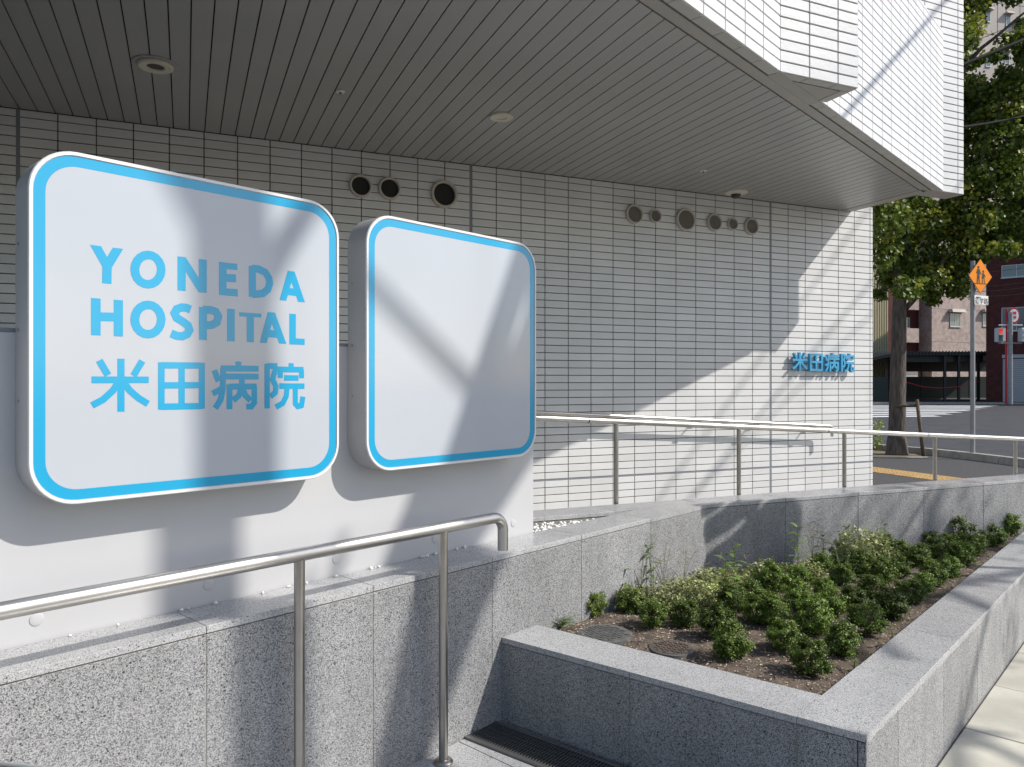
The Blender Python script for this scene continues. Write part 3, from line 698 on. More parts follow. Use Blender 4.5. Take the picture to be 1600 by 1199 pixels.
# covers set in the soil
def cover(name, x, y, r, m, label, rz):
    t = thing(name, label, 'access cover', (x, y, soil_z(x, y)+.008), rz)
    smooth_angle(MB().lathe([(r*1.02, -.03), (r, .004), (r*.97, .006), (r*.88, .006), (r*.87, .003)], 40).build('rim', M['iron'], t))
    smooth_angle(MB().lathe([(r*.865, .002), (r*.865, .007), (.0001, .0075)], 40).build('lid', m, t))
    g = MB(); q = r*.8; st = .017
    n = int(q/st)
    for i in range(-n, n+1):
        for j in range(-n, n+1):
            if (i*st)**2+(j*st)**2 < q*q and (i+j) % 1 == 0:
                cx_, cy_ = i*st, j*st; a = .8 if (i+j) % 2 else -.8
                e = Vector((cos(a), sin(a), 0))*.0062; g_ = Vector((-sin(a), cos(a), 0))*.0022
                c = Vector((cx_, cy_, .0074)); up = Vector((0,0,.0028))
                b4 = [c-e-g_, c+e-g_, c+e+g_, c-e+g_]
                g.add([tuple(p) for p in b4]+[tuple(p+up) for p in b4], [(4,5,6,7),(0,1,5,4),(1,2,6,5),(2,3,7,6),(3,0,4,7)])
    g.build('tread_pattern', m, t, fix=False)['kind'] = 'stuff'
cover('drain_cover', .407, 3.325, .122, M['iron'], 'grey round patterned cover near the planter corner', .5)
cover('meter_cover', .672, 3.165, .095, M['rustiron'], 'smaller brown round cover right of the grey one', .2)

# ---------------------------------------------------------------- drain grating and paving
gt = thing('drain_grating', 'dark steel drain grating along the foot of the planter', 'drain', (P1.x, P1.y, 0), TP)
gy1, gy0 = -.034, -.214
MB().box(-.19, 1.6, gy0, gy1, -.02, .0025).build('pit', M['pit'], gt)
for a, b in ((gy0-.004, gy0+.013), (gy1-.013, gy1+.004)): MB().cbox(-.20, 1.61, a, b, -.01, .0085, .001).build('frame_bar', M['grate'], gt)
MB().cbox(-.202, -.188, gy0, gy1, -.01, .0083, .001).build('frame_bar', M['grate'], gt)
bars = MB().box(0, .0035, gy0+.013, gy1-.013, -.005, .0078).mesh('bar', M['grate'])
for i in range(135): link('bar', bars, gt, (-.18+i*.0133, 0, 0))
for i in range(5):
    MB().box(-.18, 1.6, gy0+.035+i*.028, gy0+.0375+i*.028, -.003, .0072).build('cross_bar', M['grate'], gt)

wk = thing('walkway', None, None, (0, 0, 0)); wk['kind'] = 'structure'
MB().prism([A.w(-3, 2.16)[:2], A.w(-3, -1)[:2], A.w(1.3, -1)[:2], A.w(s2-.3, y2-.35)[:2], (P2.x-.02, P2.y-.02), (P1.x+.02, P1.y-.02), A.w(2.3, 2.16)[:2]], -.16, -.004).build('bedding', M['grout'], wk)
gm = M['granitecap']
for i in range(8):
    for j in range(6):
        a = -2.4+i*.6+.22; b = a+.6; c = 2.149-(j+1)*.45; d = c+.45
        corners = [A.w(a, c), A.w(b, c), A.w(b, d), A.w(a, d)]
        lp = [F.l(p[0]-P1.x, p[1]-P1.y) for p in corners]
        if all(q[1] > gy0-.01 for q in lp): continue
        pol = [(a+.0025, c+.0025), (b-.0025, c+.0025), (b-.0025, d-.0025), (a+.0025, d-.0025)]
        # clip against the grating edge
        def clip(poly):
            out = []
            f = lambda p: (lambda w_: gy0-.006-F.l(w_[0]-P1.x, w_[1]-P1.y)[1] if F.l(w_[0]-P1.x, w_[1]-P1.y)[0] > -.26 else 1)(A.w(*p))
            for q in range(len(poly)):
                p0, p1 = poly[q], poly[(q+1) % len(poly)]; f0, f1 = f(p0), f(p1)
                if f0 >= 0: out.append(p0)
                if (f0 >= 0) != (f1 >= 0) and abs(f0-f1) < .95:
                    t = f0/(f0-f1); out.append((p0[0]+(p1[0]-p0[0])*t, p0[1]+(p1[1]-p0[1])*t))
            return out
        pol = clip(pol)
        if len(pol) < 3: continue
        MB().prism([A.w(*p)[:2] for p in pol], -.03, 0).build('paving_slab', gm, wk)
# cream footway slabs
fwy = thing('paved_footway', None, None, (0, 0, 0)); fwy['kind'] = 'structure'
MB().prism([A.w(-1, .745)[:2], A.w(-1, -3.2)[:2], A.w(9, -3.2)[:2], A.w(9, .745)[:2]], -.12, -.046).build('bedding', M['paverjoint'], fwy)
ys = [.744, .49, -.11, -.71, -1.31, -1.91, -2.51]
for j in range(6):
    for i in range(15):
        a = s2+.023-1.2+i*.6 if j % 2 == 0 else s2+.023-1.2+i*.6
        if j == 0: a += .0
        if a > 8.3: continue
        dz = rng.uniform(-.0012, .0012)
        MB().cbox(a+.002, a+.598, ys[j+1]+.002, ys[j]-.002, -.09, -.040+dz, .003).build('paving_slab', M['paver'], fwy, fix=False).rotation_euler = (0, 0, TA)

# ---------------------------------------------------------------- handrails
def arc(c, r, a0, a1, n, f): return [f(c[0]+r*cos(R(a0+(a1-a0)*i/n)), c[1]+r*sin(R(a0+(a1-a0)*i/n))) for i in range(n+1)]
hr = thing('front_handrail', 'brushed steel handrail in front of the granite wall with a down-turned end', 'handrail', A.w(1.87, 2.07, 0), TA)
H = .868; s0 = 1.87; SE = 2.19
path = [(-4-s0, 0, H), (SE-.055-s0, 0, H)]+arc((SE-.055-s0, H-.055), .055, 90, 0, 8, lambda a, b: (a, 0, b))[1:]+[(SE-s0, 0, .733)]
dense = []
for a, b in zip(path[:-1], path[1:]):
    n = max(1, int((Vector(b)-Vector(a)).length/.3)); dense += [tuple(Vector(a).lerp(Vector(b), i/n)) for i in range(n)]
dense.append(path[-1])
smooth_angle(MB().tube(dense, .0213, 28).build('rail', M['steel'], hr))
for s_ in (1.87, 1.27, .17, -1.0):
    p = smooth_angle(MB().tube([(s_-s0, 0, 0), (s_-s0, 0, H-.015)], .0168, 22).build('post', M['steel2'], hr))
    smooth_angle(MB().lathe([(.0168, .014), (.030, .012), (.036, .006), (.036, 0)], 28, 'z', (s_-s0, 0, 0)).build('base_flange', M['steel2'], p))
hs = lambda s: 1.146+.0575*(2.85-s)
rr_ = thing('ramp_handrail', 'long stainless handrail on posts behind the granite cap, sloping down to the right', 'handrail', W.w(2.35, 3.85, .3), TW)
pts = [(s_-2.35, 0, hs(s_)-.3) for s_ in np.arange(-.5, 9.01, .5)]
smooth_angle(MB().tube(pts, .0175, 24).build('rail', M['steel'], rr_))
for s_ in (.52, 1.435, 2.35, 3.265, 4.18, 5.085, 6.0, 6.915, 7.83):
    smooth_angle(MB().tube([(s_-2.35, 0, 0), (s_-2.35, 0, hs(s_)-.31)], .0137, 18).build('post', M['steel2'], rr_))
for s_ in (2.16, 4.02, 5.0): smooth_angle(MB().tube([(s_-2.353, 0, hs(s_)-.3), (s_-2.347, 0, hs(s_-.0)-.3-.0003)], .01762, 24).build('rail_joint', M['signblack'], rr_))
wr = thing('wall_handrail', 'stainless handrail fixed to the tiled wall on small brackets', 'handrail', W.w(4.5, D0, .95), TW)
yy = -.115
e = 6.30
pp = [(s_-4.5, yy, hs(s_)-.95) for s_ in np.arange(-.4, e-.04, .5)]+[(e-.04-4.5, yy, hs(e)-.95)]
zc = hs(e)-.95-.035
pp += [(e-4.5-.035+.035*sin(R(a)), yy, zc+.035*cos(R(a))) for a in (0, 20, 40, 60, 80, 90)][1:]+[(e-4.5, yy, zc-.075)]
smooth_angle(MB().tube(pp, .0165, 22).build('rail', M['steel'], wr))
for u in (2.5, 3.47, 4.65, 5.62, 6.2)[:5]:
    pass
for s_ in (3.55, 4.56, 5.28, 6.02):
    b = MB().tube([(s_-4.5, yy, hs(s_)-.95-.012), (s_-4.5, yy, hs(s_)-.95-.035), (s_-4.5, -.02, hs(s_)-.95-.045)], .007, 10)
    b.box(s_-4.53, s_-4.47, yy-.012, yy+.012, hs(s_)-.95-.034, hs(s_)-.95-.016)
    b.box(s_-4.53, s_-4.47, -.012, -.0005, hs(s_)-.95-.075, hs(s_)-.95-.02)
    b.build('bracket', M['steel2'], wr)
lr = thing('near_handrail', 'rounded steel rail just entering the lower left corner', 'handrail', (-.70, 1.02, 0))
smooth_angle(MB().tube([(-1.6, .24, .865), (-.6, .08, .865), (0, 0, .8655), (.3, -.055, .8655), (.8, -.12, .8655)], .0195, 24).build('rail', M['steel'], lr))
smooth_angle(MB().tube([(.55, -.09, 0), (.55, -.09, .85)], .016, 18).build('post', M['steel2'], lr))

# ---------------------------------------------------------------- things on the soffit
def downlight(x, y, r, label, plate):
    t = thing('downlight', label, 'ceiling light', (x, y, ZS-.001), 0, 'recessed lights in the soffit')
    if plate: smooth_angle(MB().lathe([(r*1.28, 0), (r*1.28, -.006), (r*.9, -.006)], 44).build('cover_plate', M['soffit'], t))
    d = -.008 if plate else 0
    smooth_angle(MB().lathe([(r, d), (r, d-.010), (r*.93, d-.016), (r*.52, d-.012), (r*.50, d)], 44).build('ring', M['cream_lamp'], t))
    if plate: MB().lathe([(r*.51, d-.004), (.0001, d-.005)], 32).build('lens', M['lamp_dark'], t)
    else: smooth_angle(MB().lathe([(r*.52, d-.008), (r*.3, d-.001), (.0001, d-.0005)], 32).build('lens', M['cream_lamp'], t))
downlight(-2.102, 4.434, .098, 'round cream ceiling light with dark centre, upper left of the soffit', True)
downlight(-.076, 5.299, .083, 'round cream ceiling light in the middle of the soffit', False)
for x, y, lb in ((-1.107, 4.849, 'small sprinkler head between the two ceiling lights'), (1.693, 6.651, 'small sprinkler head left of the dome camera')):
    t = thing('sprinkler_head', lb, 'sprinkler', (x, y, ZS-.001), 0, 'sprinkler heads in the soffit')
    smooth_angle(MB().lathe([(.029, 0), (.028, -.006), (.014, -.009), (.013, 0)], 24).build('escutcheon', M['white'], t))
    MB().tube([(0,0,0), (0,0,-.024)], .005, 8).build('nozzle', M['steel2'], t)
    MB().lathe([(.011, -.024), (.011, -.026), (.0001, -.026)], 14).build('deflector', M['steel2'], t)
t = thing('dome_camera', 'ceiling dome security camera with cream disc above the row of six vents', 'camera', (2.204, 7.403, ZS-.001))
smooth_angle(MB().lathe([(.113, 0), (.110, -.010), (.07, -.022), (.045, -.024)], 40).build('base_disc', M['cream_lamp'], t))
smooth_angle(MB().lathe([(.048, -.020), (.046, -.036), (.036, -.052), (.018, -.061), (.0001, -.064)], 30).build('dome', M['lamp_dark'], t))

# ---------------------------------------------------------------- planting
def leaf_cloud(pos, nrm_, size, aspect, cup=.25):
    """numpy: one folded 4-point leaf (2 triangles) per position."""
    n = len(pos); a = rng.normal(size=(n, 3)); nn = nrm_/np.linalg.norm(nrm_, axis=1, keepdims=True)
    u = np.cross(nn, a); u /= np.linalg.norm(u, axis=1, keepdims=True)+1e-9; w = np.cross(nn, u)
    s = size[:, None]
    base = pos; tip = pos+u*s; l = pos+u*s*.5+w*s*aspect*.5+nn*s*cup*.5; r = pos+u*s*.5-w*s*aspect*.5+nn*s*cup*.5
    v = np.stack([base, l, tip, r], 1).reshape(-1, 3)
    b = np.arange(n)[:, None]*4
    f = np.concatenate([b+[0, 2, 1], b+[0, 3, 2]], 0)
    return v, f
def np_mesh(name, v, f, m):
    me = bpy.data.meshes.new(name); me.vertices.add(len(v)); me.vertices.foreach_set('co', v.astype(np.float32).ravel())
    me.loops.add(f.size); me.loops.foreach_set('vertex_index', f.astype(np.int32).ravel())
    me.polygons.add(len(f)); me.polygons.foreach_set('loop_start', np.arange(0, f.size, f.shape[1], dtype=np.int32))
    me.materials.append(m); me.update(calc_edges=True); me.validate(); return me
def dirs(n):
    d = rng.normal(size=(n, 3)); return d/np.linalg.norm(d, axis=1, keepdims=True)

def shrub_meshes(seed, m, nleaf=1500, leaf=.0125):
    # a bushy head of many short sprigs, unit radius ~.07
    ns = 70; d = dirs(ns); d[:, 2] = d[:, 2]*.9+.12
    R_ = .060*(1+.12*rng.normal(size=ns)).clip(.7, 1.35)
    tips = d*R_[:, None]*np.array([1, 1, 1.12])
    P_, N_ = [], []
    per = nleaf//ns
    for k in range(ns):
        t = rng.uniform(.5, 1.05, per)[:, None]**.6; p = tips[k]*t+rng.normal(size=(per, 3))*.0062
        P_.append(p); N_.append(d[k]*.6+rng.normal(size=(per, 3))*.55+np.array([0, 0, .45]))
    P_ = np.concatenate(P_); N_ = np.concatenate(N_)
    P_[:, 2] += .058
    kp_m = P_[:, 2] > .004; P_ = P_[kp_m]; N_ = N_[kp_m]
    v, f = leaf_cloud(P_, N_, rng.uniform(.65, 1.15, len(P_))*leaf, .62)
    return np_mesh('foliage', v, f, m)
sv = [shrub_meshes(i, M['shrub2'] if i in (4, 5) else M['shrub'], 6500, .0088) for i in range(6)]
stm = MB()
for i in range(7):
    a = i*.9; stm.tube([(0, 0, -.01), (.008*cos(a), .008*sin(a), .03), (.03*cos(a), .03*sin(a), .09)], [.0028, .0022, .001], 5)
stm = stm.mesh('stem', M['stem'])
# name each shrub by row (counted from the side wall) and place in its row
rows = {}
for x, y, r in SH:
    yA = A.l(x, y)[1]; rows.setdefault(min(5, int((yA-.95)/.21)), []).append((A.l(x, y)[0], x, y, r))
rown = ['row along the planter side wall', 'second row', 'third row', 'fourth row', 'fifth row by the weeds', 'row along the tall wall']
ordn = ['first', 'second', 'third', 'fourth', 'fifth', 'sixth', 'seventh', 'eighth', 'ninth', 'tenth', 'eleventh', 'twelfth', 'thirteenth', 'fourteenth']
q = 0
for rk in sorted(rows):
    for i, (s_, x, y, r) in enumerate(sorted(rows[rk])):
        lime = (x < .62) or (x, y) in [(2.35, 4.788)]
        var = sv[4+q % 2] if lime else sv[(q*3+rk) % 4]
        t = thing('evergreen_shrub', '%s shrub, %s from the near end of the %s' % ('yellowish' if lime else 'dark green', ordn[i], rown[rk]), 'shrub',
                  (x, y, soil_z(x, y)), rng.uniform(0, 6.28), 'small evergreen shrubs planted in the granite planter')
        k = r/.066*rng.uniform(.95, 1.08); t.scale = (k*1.08, k*1.08, k*rng.uniform(.84, .98))
        link('foliage', var, t)['kind'] = 'stuff'; link('stem', stm, t); q += 1

# lower pale ground cover and taller weeds against the wall
def gcover(n, r, h, leaf, m):
    a = rng.uniform(0, 6.28, n); rad = r*np.sqrt(rng.uniform(0, 1, n)); hh = h*(1-(rad/r)**2*.6)*rng.uniform(.25, 1, n)
    p = np.stack([np.cos(a)*rad, np.sin(a)*rad, hh], 1)
    v, f = leaf_cloud(p, rng.normal(size=(n, 3))*.45+[0, 0, 1], rng.uniform(.6, 1.2, n)*leaf, .62, .2); return np_mesh('leaves', v, f, m)
gc = [gcover(520, .10, .125, .021, M['varieg']) for _ in range(3)]
gs = MB()
for i in range(14):
    a = i*2.4; rr2 = .03+.005*i; gs.tube([(0, 0, 0), (rr2*.5*cos(a), rr2*.5*sin(a), .04), (rr2*cos(a), rr2*sin(a), .055)], .0012, 4)
gs = gs.mesh('runner', M['stem'])
k = 0
gpos = [(.70, 3.72), (.80, 3.63), (.90, 3.72), (.86, 3.86), (1.00, 3.78), (1.00, 3.95), (1.13, 3.90), (1.10, 4.08), (1.25, 4.02), (1.24, 4.18), (1.40, 4.20), (1.55, 4.28), (2.05, 4.52), (2.28, 4.72), (1.72, 4.33)]
gl = ['beside the third weed clump', 'nearest the shrub gap', 'just left of centre', 'close to the tall wall', 'in the middle of the patch', 'touching the tall granite wall left', 'right of the middle', 'in the rounded shadow edge', 'between shrubs and shadow', 'inside the rounded shadow', 'at the shadow right foot', 'right of the rounded shadow', 'tall one behind the right shrubs', 'right hand tall pale clump at the wall', 'between leafy weed and shrubs']
for i, (x, y) in enumerate(gpos):
    t = thing('ground_cover_plant', 'pale variegated ground cover %s' % gl[i], 'plant', (x, y, soil_z(x, y)), i*1.3, 'pale variegated ground cover along the tall granite wall')
    k = rng.uniform(.75, 1.1) if i not in (12, 13) else 1.25; t.scale = (k, k, k*rng.uniform(.8, 1.2)*(1.5 if i in (12, 13) else 1))
    link('leaves', gc[i % 3], t)['kind'] = 'stuff'; link('runner', gs, t)

def blade(mb, p, d, L, w, droop=.3, seg=4):
    d = Vector(d).normalized(); side = d.cross(Vector((0,0,1))); side = side.normalized() if side.length > .01 else Vector((1,0,0))
    p = Vector(p); o = len(mb.v)
    for i in range(seg+1):
        t = i/seg; q = p+d*L*t+Vector((0,0,-droop*L*t*t)); ww = w*sin(pi*min(.98, .12+t*.86))**.8*.5
        mb.v += [tuple(q-side*ww), tuple(q+side*ww)]
    for i in range(seg): mb.f.append((o+2*i, o+2*i+1, o+2*i+3, o+2*i+2))
def broadleaf(x, y, h, nl, L, label, lean=(0,0)):
    z = soil_z(x, y); t = thing('broadleaf_weed', label, 'weed', (x, y, z)); st = MB()
    h *= 1.3; L *= 1.15; top = Vector((lean[0], lean[1], h)); st.tube([(0,0,-.01), tuple(top*.5+Vector((.006,0,0))), tuple(top)], [.0024, .002, .001], 5); st.build('stem', M['weed'], t)
    for i in range(nl):
        f_ = .25+.75*i/(nl-1); a = i*2.4; b = MB()
        blade(b, top*f_, (cos(a), sin(a), .9 if f_ > .9 else .45), L*(1.1-.35*f_), L*.30, .45); b.build('leaf', M['weed'], t, fix=False)
broadleaf(.56, 3.80, .17, 8, .06, 'leafy weed at the left wall behind the second shrub')
broadleaf(.73, 3.93, .20, 10, .07, 'tall leafy weed left of the rounded shadow', (-.02, 0))
broadleaf(1.02, 3.62, .22, 11, .09, 'bright leafy weed in front of the rounded shadow', (.01, .01))
broadleaf(1.16, 3.93, .19, 9, .08, 'leafy weed within the rounded shadow')
broadleaf(1.60, 4.22, .24, 15, .085, 'large upright leafy weed at the right edge of the rounded shadow')
broadleaf(1.86, 4.50, .15, 8, .07, 'small leafy weed under the ramp wall right of the shadow')
broadleaf(1.33, 2.93, .07, 6, .035, 'tiny yellow-green weed beside the nearest corner shrub')
broadleaf(1.60, 3.17, .06, 6, .035, 'tiny weed by the planter side wall')
broadleaf(2.40, 4.85, .16, 10, .06, 'weed with pale leaves behind the far shrubs')
def grass(x, y, h, n, spread, label, m='straw', curl=.6):
    t = thing('grass_weed', label, 'weed', (x, y, soil_z(x, y)), 0, 'thin grass weeds along the tall granite wall'); g = MB()
    for i in range(n):
        a = rng.uniform(0, 6.28); L = h*rng.uniform(.55, 1.05); sp = spread*rng.uniform(.3, 1)
        pts = [Vector((0,0,0))]
        for j in range(1, 7):
            tt = j/6; pts.append(Vector((cos(a)*sp*tt**1.6, sin(a)*sp*tt**1.6, L*(tt-.25*curl*tt**3))))
        g.tube([tuple(p) for p in pts], [.0016, .0015, .0013, .0012, .001, .0009, .0006], 3, False)
        for j in range(rng.integers(2, 6)):
            p = pts[-1-rng.integers(0, 2)]; b = rng.uniform(0, 6.28); q_ = p+Vector((cos(b)*.05, sin(b)*.05, rng.uniform(-.02, .04)))
            g.tube([tuple(p), tuple(q_)], [.0009, .0005], 3, False)
    g.build('stalks', M[m], t, fix=False)['kind'] = 'stuff'
grass(.66, 3.86, .42, 13, .20, 'tall wispy grass left, reaching the granite cap')
grass(.80, 3.98, .36, 10, .22, 'wispy grass just left of the rounded shadow')
grass(.93, 4.08, .30, 8, .16, 'short wispy grass at the shadow edge')
grass(1.35, 4.15, .20, 8, .20, 'dry grass leaning over the rounded shadow')
grass(1.78, 4.45, .33, 12, .15, 'fine grass against the wall right of the shadow')
grass(1.95, 4.48, .30, 12, .14, 'fine grass beside the leafy weed, further right')
grass(2.20, 4.60, .30, 8, .12, 'fine grass behind the middle shrubs')
grass(1.85, 4.17, .16, 16, .09, 'green grass tuft among the shrubs', 'weed')
grass(1.33, 3.62, .10, 10, .07, 'short green grass between two shrubs', 'weed')
grass(.22, 3.40, .05, 30, .06, 'low moss and grass tuft in the planter corner', 'weed')

# ---------------------------------------------------------------- trees
def clump_leaves(clumps, n_per, leaf, name, m, parent, flat=.8):
    P_, N_, S_ = [], [], []
    for c in clumps:
        n = int(n_per*c[3]**2); d = dirs(n); rad = c[3]*rng.uniform(.25, 1, n)**.45*(1+.18*np.sin(d[:, 0]*7+c[0]*9)*np.cos(d[:, 1]*6+c[2]*5))
        p = np.array(c[:3])+d*rad[:, None]*np.array([1, 1, flat]); P_.append(p)
        N_.append(d*.5+rng.normal(size=(n, 3))*.7+np.array([0, 0, .4])); S_.append(rng.uniform(.7, 1.2, n)*leaf)
    v, f = leaf_cloud(np.concatenate(P_), np.concatenate(N_), np.concatenate(S_), 1.05, .22)
    o = link(name, np_mesh(name, v, f, m), parent); o['kind'] = 'stuff'; return o
TX, TY = 7.78, 15.2
tr = thing('ginkgo_tree', 'leafy green street tree with a furrowed trunk beside the tiled wall corner', 'tree', (TX, TY, -.05))
def limb(mb, pts, r0, r1, n=10, wob=.02):
    k = len(pts); dense = []; P = [Vector(p) for p in pts]
    for i in range(k-1):
        for j in range(5):
            q = P[i].lerp(P[i+1], j/5); q += Vector((mn.noise(q*2.1)*wob, mn.noise(q*2.3+Vector((5,0,0)))*wob, 0)); dense.append(tuple(q))
    dense.append(tuple(P[-1])); m_ = len(dense); mb.tube(dense, [r0+(r1-r0)*i/(m_-1) for i in range(m_)], n)
tk = MB(); limb(tk, [(0,0,-.1),(.0,0,.4),(.03,0,2.2),(.09,.03,3.6),(.15,.06,5.5),(.22,.1,8),(.3,.1,11)], .185, .05, 16)
tko = tk.build('trunk', M['bark'], tr, True, fix=False)
fl = MB(); fl.tube([(0,0,-.05),(0,0,.06),(.0,0,.35)], [.235, .21, .18], 16); fl.build('root_flare', M['bark'], tr, True)
for pts in ([(.12,0,2.9),(.7,-.2,3.6),(1.1,-.4,4.6),(1.5,-.5,6.2)], [(.12,0,3.9),(.9,.2,5.0),(1.9,.4,6.4)], [(.28,0,4.2),(.2,-.8,5.0),(.5,-1.4,6.3)],
            [(.3,.05,5),(1.4,.3,6.6),(2.4,.3,8.0)], [(.3,0,4.6),(-.8,.2,5.4),(-1.7,.3,6.3)], [(.36,0,6.8),(1.4,-.5,8.0),(2.3,-.9,8.8)]):
    b = MB(); limb(b, pts, .055, .015, 8, .06); b.build('branch', M['bark'], tr, True, fix=False)
cl = []
def at3(u, v, z): return ((u-800)/1175*z-TX, z-TY, 1.45-(v-599)/1175*z)
# clump centres: where the crown is seen, at varied depth
cdat = [(1380,345,.55),(1420,345,.6),(1465,340,.6),(1510,335,.6),(1555,340,.55),(1595,345,.55),(1372,395,.45),(1395,405,.4),(1440,395,.55),(1485,385,.55),(1530,378,.42),(1565,388,.28),(1592,392,.22),
        (1385,435,.28),(1420,452,.3),(1450,440,.42),(1485,430,.40),(1500,450,.26),(1455,462,.22),(1374,460,.2),(1505,405,.4),
        (1515,285,.55),(1560,280,.6),(1600,285,.6),(1520,235,.5),(1565,225,.55),(1605,230,.5),(1520,185,.42),(1560,180,.45),(1600,178,.42),(1515,135,.38),(1545,145,.33),(1575,132,.33),(1600,140,.3),
        (1512,20,.30),(1530,-10,.42),(1508,60,.28),(1512,100,.22),(1530,95,.14),(1555,88,.2),(1580,65,.24),(1600,40,.22),(1602,80,.26),(1570,110,.17),(1605,110,.28),(1635,200,.9),(1640,330,.9),(1640,60,.7),(1600,-40,.6),
        (1340,300,.9),(1340,200,1.0),(1400,250,1.0),(1450,180,1.0),(1420,90,1.1),(1470,20,.9),(1430,-60,1.2)]
big, tips = [], []
for i, (u, v, r) in enumerate(cdat):
    z = 15.0+((i*37) % 11-5)*.24 if u < 1470 else 15.35+((i*37) % 11-5)*.13
    p = at3(u, v, z); r *= .9
    big.append((*p, r))
    for j in range(5):
        d = dirs(1)[0]; big.append((p[0]+d[0]*r*.8, p[1]+d[1]*r*.8, p[2]+d[2]*r*.7, r*.5))
for c in [b for b in big if 1]:
    if rng.uniform() < .35: tips.append((c[0]+.1, c[1]-.25, c[2]+.1, c[3]*.7))
clump_leaves(big, 2300, .085, 'crown', M['leaf'], tr)
clump_leaves(tips, 800, .08, 'young_foliage', M['leaf2'], tr)
# pit earth, support stake, bush
te = MB().prism([(6.55,14.75),(8.0,14.6),(8.25,15.4),(7.6,16.4),(5.5,16.6),(5.3,15.6)], -.05, -.036).build('tree_pit', M['earth']); tag(te, kind='structure')
kd = MB().tube([(6.3,14.72,-.034),(7.55,14.55,-.034),(8.05,14.58,-.034)], .02, 6).build('pit_edging', M['kerb']); tag(kd, kind='structure')
stk = thing('tree_stake', 'brown wooden stake and crossbar propping the street tree', 'stake', (8.13, 14.95, -.04))
MB().tube([(.06, 0, -.1), (-.08, .0, 1.12)], [.036, .034], 10).build('post', M['wood'], stk, True); MB().tube([(-.45, .1, .99), (-.06, .02, 1.0)], .028, 8).build('crossbar', M['wood'], stk, True)
bu = thing('roadside_bush', 'bright green bush at the corner of the tiled wall', 'bush', (7.55, 16.2, -.05))
clump_leaves([(0,0,.35,.36),(.15,-.1,.55,.25),(-.2,.1,.3,.4),(.12,-.1,.18,.22)], 2600, .055, 'foliage', M['shrub2'], bu); MB().tube([(0,0,0),(0,0,.4)], .02, 6).build('stem', M['stem'], bu)

# kerb stones and tactile strip
kp_ = [(5.2,17.05),(6.4,17.0),(7.3,16.75),(7.95,16.1),(8.35,15.3),(8.62,14.5),(8.80,13.6),(8.92,12.8),(9.05,11.8),(9.2,10.6),(9.5,8),(9.9,4)]
kb = thing('kerb', None, None); kb['kind'] = 'structure'
for a, b in zip(kp_[:-1], kp_[1:]):
    a, b = Vector((*a, 0)), Vector((*b, 0)); d = (b-a); L = d.length; n_ = max(1, round(L/.62)); u2 = d.normalized(); nr = Vector((-u2.y, u2.x, 0))
    for i in range(n_):
        p, q2 = a+d*i/n_+u2*.006, a+d*(i+1)/n_-u2*.006
        MB().prism([tuple((p-nr*0)[:2]), tuple(q2[:2]), tuple((q2+nr*.16)[:2]), tuple((p+nr*.16)[:2])], -.14, .085).build('kerb_stone', M['kerb'], kb)
tc = thing('tactile_paving', None, None); tc['kind'] = 'structure'
tp0 = Vector((5.55, 13.9)); td = (Vector((6.72, 10.9))-tp0).normalized(); tn = Vector((-td.y, td.x))
blk = MB().cbox(0, .294, 0, .294, -.06, -.036, .003)
for i in range(4):
    for j in range(4):
        if (j % 2) == (i % 2) or True: blk.cbox(.03+i*.07, .055+i*.07, .03+j*.065, .06+j*.065, -.037, -.031, .003)
blk = blk.mesh('tactile_block', M['tactile'])
for i in range(22):
    for j in (0, 1):
        p = tp0+td*(i*.3)-tn*(.3*j); link('tactile_block', blk, tc, (p.x, p.y, 0), atan2(td.y, td.x))
tp1 = tp0+td*.3

# school crossing sign
sp = thing('school_crossing_sign', 'orange diamond sign with two walking children on a grey pole', 'traffic sign', (8.76, 14.3, -.05))
smooth_angle(MB().tube([(0,0,0),(0,0,3.78)], .041, 16).build('pole', M['galv'], sp))
MB().lathe([(.075, .0), (.06, .03), (.041, .05)], 16).build('pole_foot', M['kerb'], sp)
ang = R(-52)
dm = thing('x', None, None); bpy.data.objects.remove(dm)
def plate(name, poly, y0, y1, m, parent, loc, rz): o = MB().vprism(poly, y0, y1).build(name, m, parent, loc=loc); o.rotation_euler = (0, 0, rz); return o
dl = (.10, -.07, 3.48); az = R(23)
h_ = .33
dd = plate('diamond_plate', [(-h_,0),(0,-h_),(h_,0),(0,h_)], -.004, .002, M['signblack'], sp, dl, az)
k1 = h_-.012
p_ = plate('orange_face', [(-k1,0),(0,-k1),(k1,0),(0,k1)], -.0055, -.0041, M['orange'], sp, dl, az)
def sil(parts, nm):
    m = MB()
    for i, pl in enumerate(parts): m.vprism(pl, -.0075-i*.0001, -.0056)
    o = m.build(nm, M['signblack'], sp, loc=dl, fix=False); o.rotation_euler = (0, 0, az)
circ = lambda cx_, cz, r: [(cx_+r*cos(i*pi/6), cz+r*sin(i*pi/6)) for i in range(12)]
sil([circ(-.06,.165,.028), [(-.10,.12),(-.095,.02),(-.02,.02),(-.015,.12),(-.035,.135),(-.08,.135)], [(-.095,.03),(-.11,-.13),(-.08,-.13),(-.055,0)], [(-.06,.02),(-.05,-.13),(-.02,-.13),(-.025,.02)],
     [(-.025,.12),(.02,.05),(.005,.04),(-.035,.10)], [(-.095,.12),(-.125,.05),(-.11,.045),(-.085,.10)]], 'older_child_figure')
sil([circ(.075,.09,.026), [(.055,.06),(.025,-.04),(.115,-.04),(.095,.06)], [(.045,-.035),(.035,-.13),(.06,-.13),(.065,-.035)], [(.085,-.035),(.10,-.13),(.125,-.13),(.105,-.035)],
     [(.055,.055),(.015,.04),(.018,.028),(.055,.035)], [(.095,.055),(.14,.0),(.13,-.01),(.09,.035)]], 'younger_child_figure')
sil([[(-.17,-.135),(.17,-.135),(.165,-.15),(-.165,-.15)]], 'ground_line')
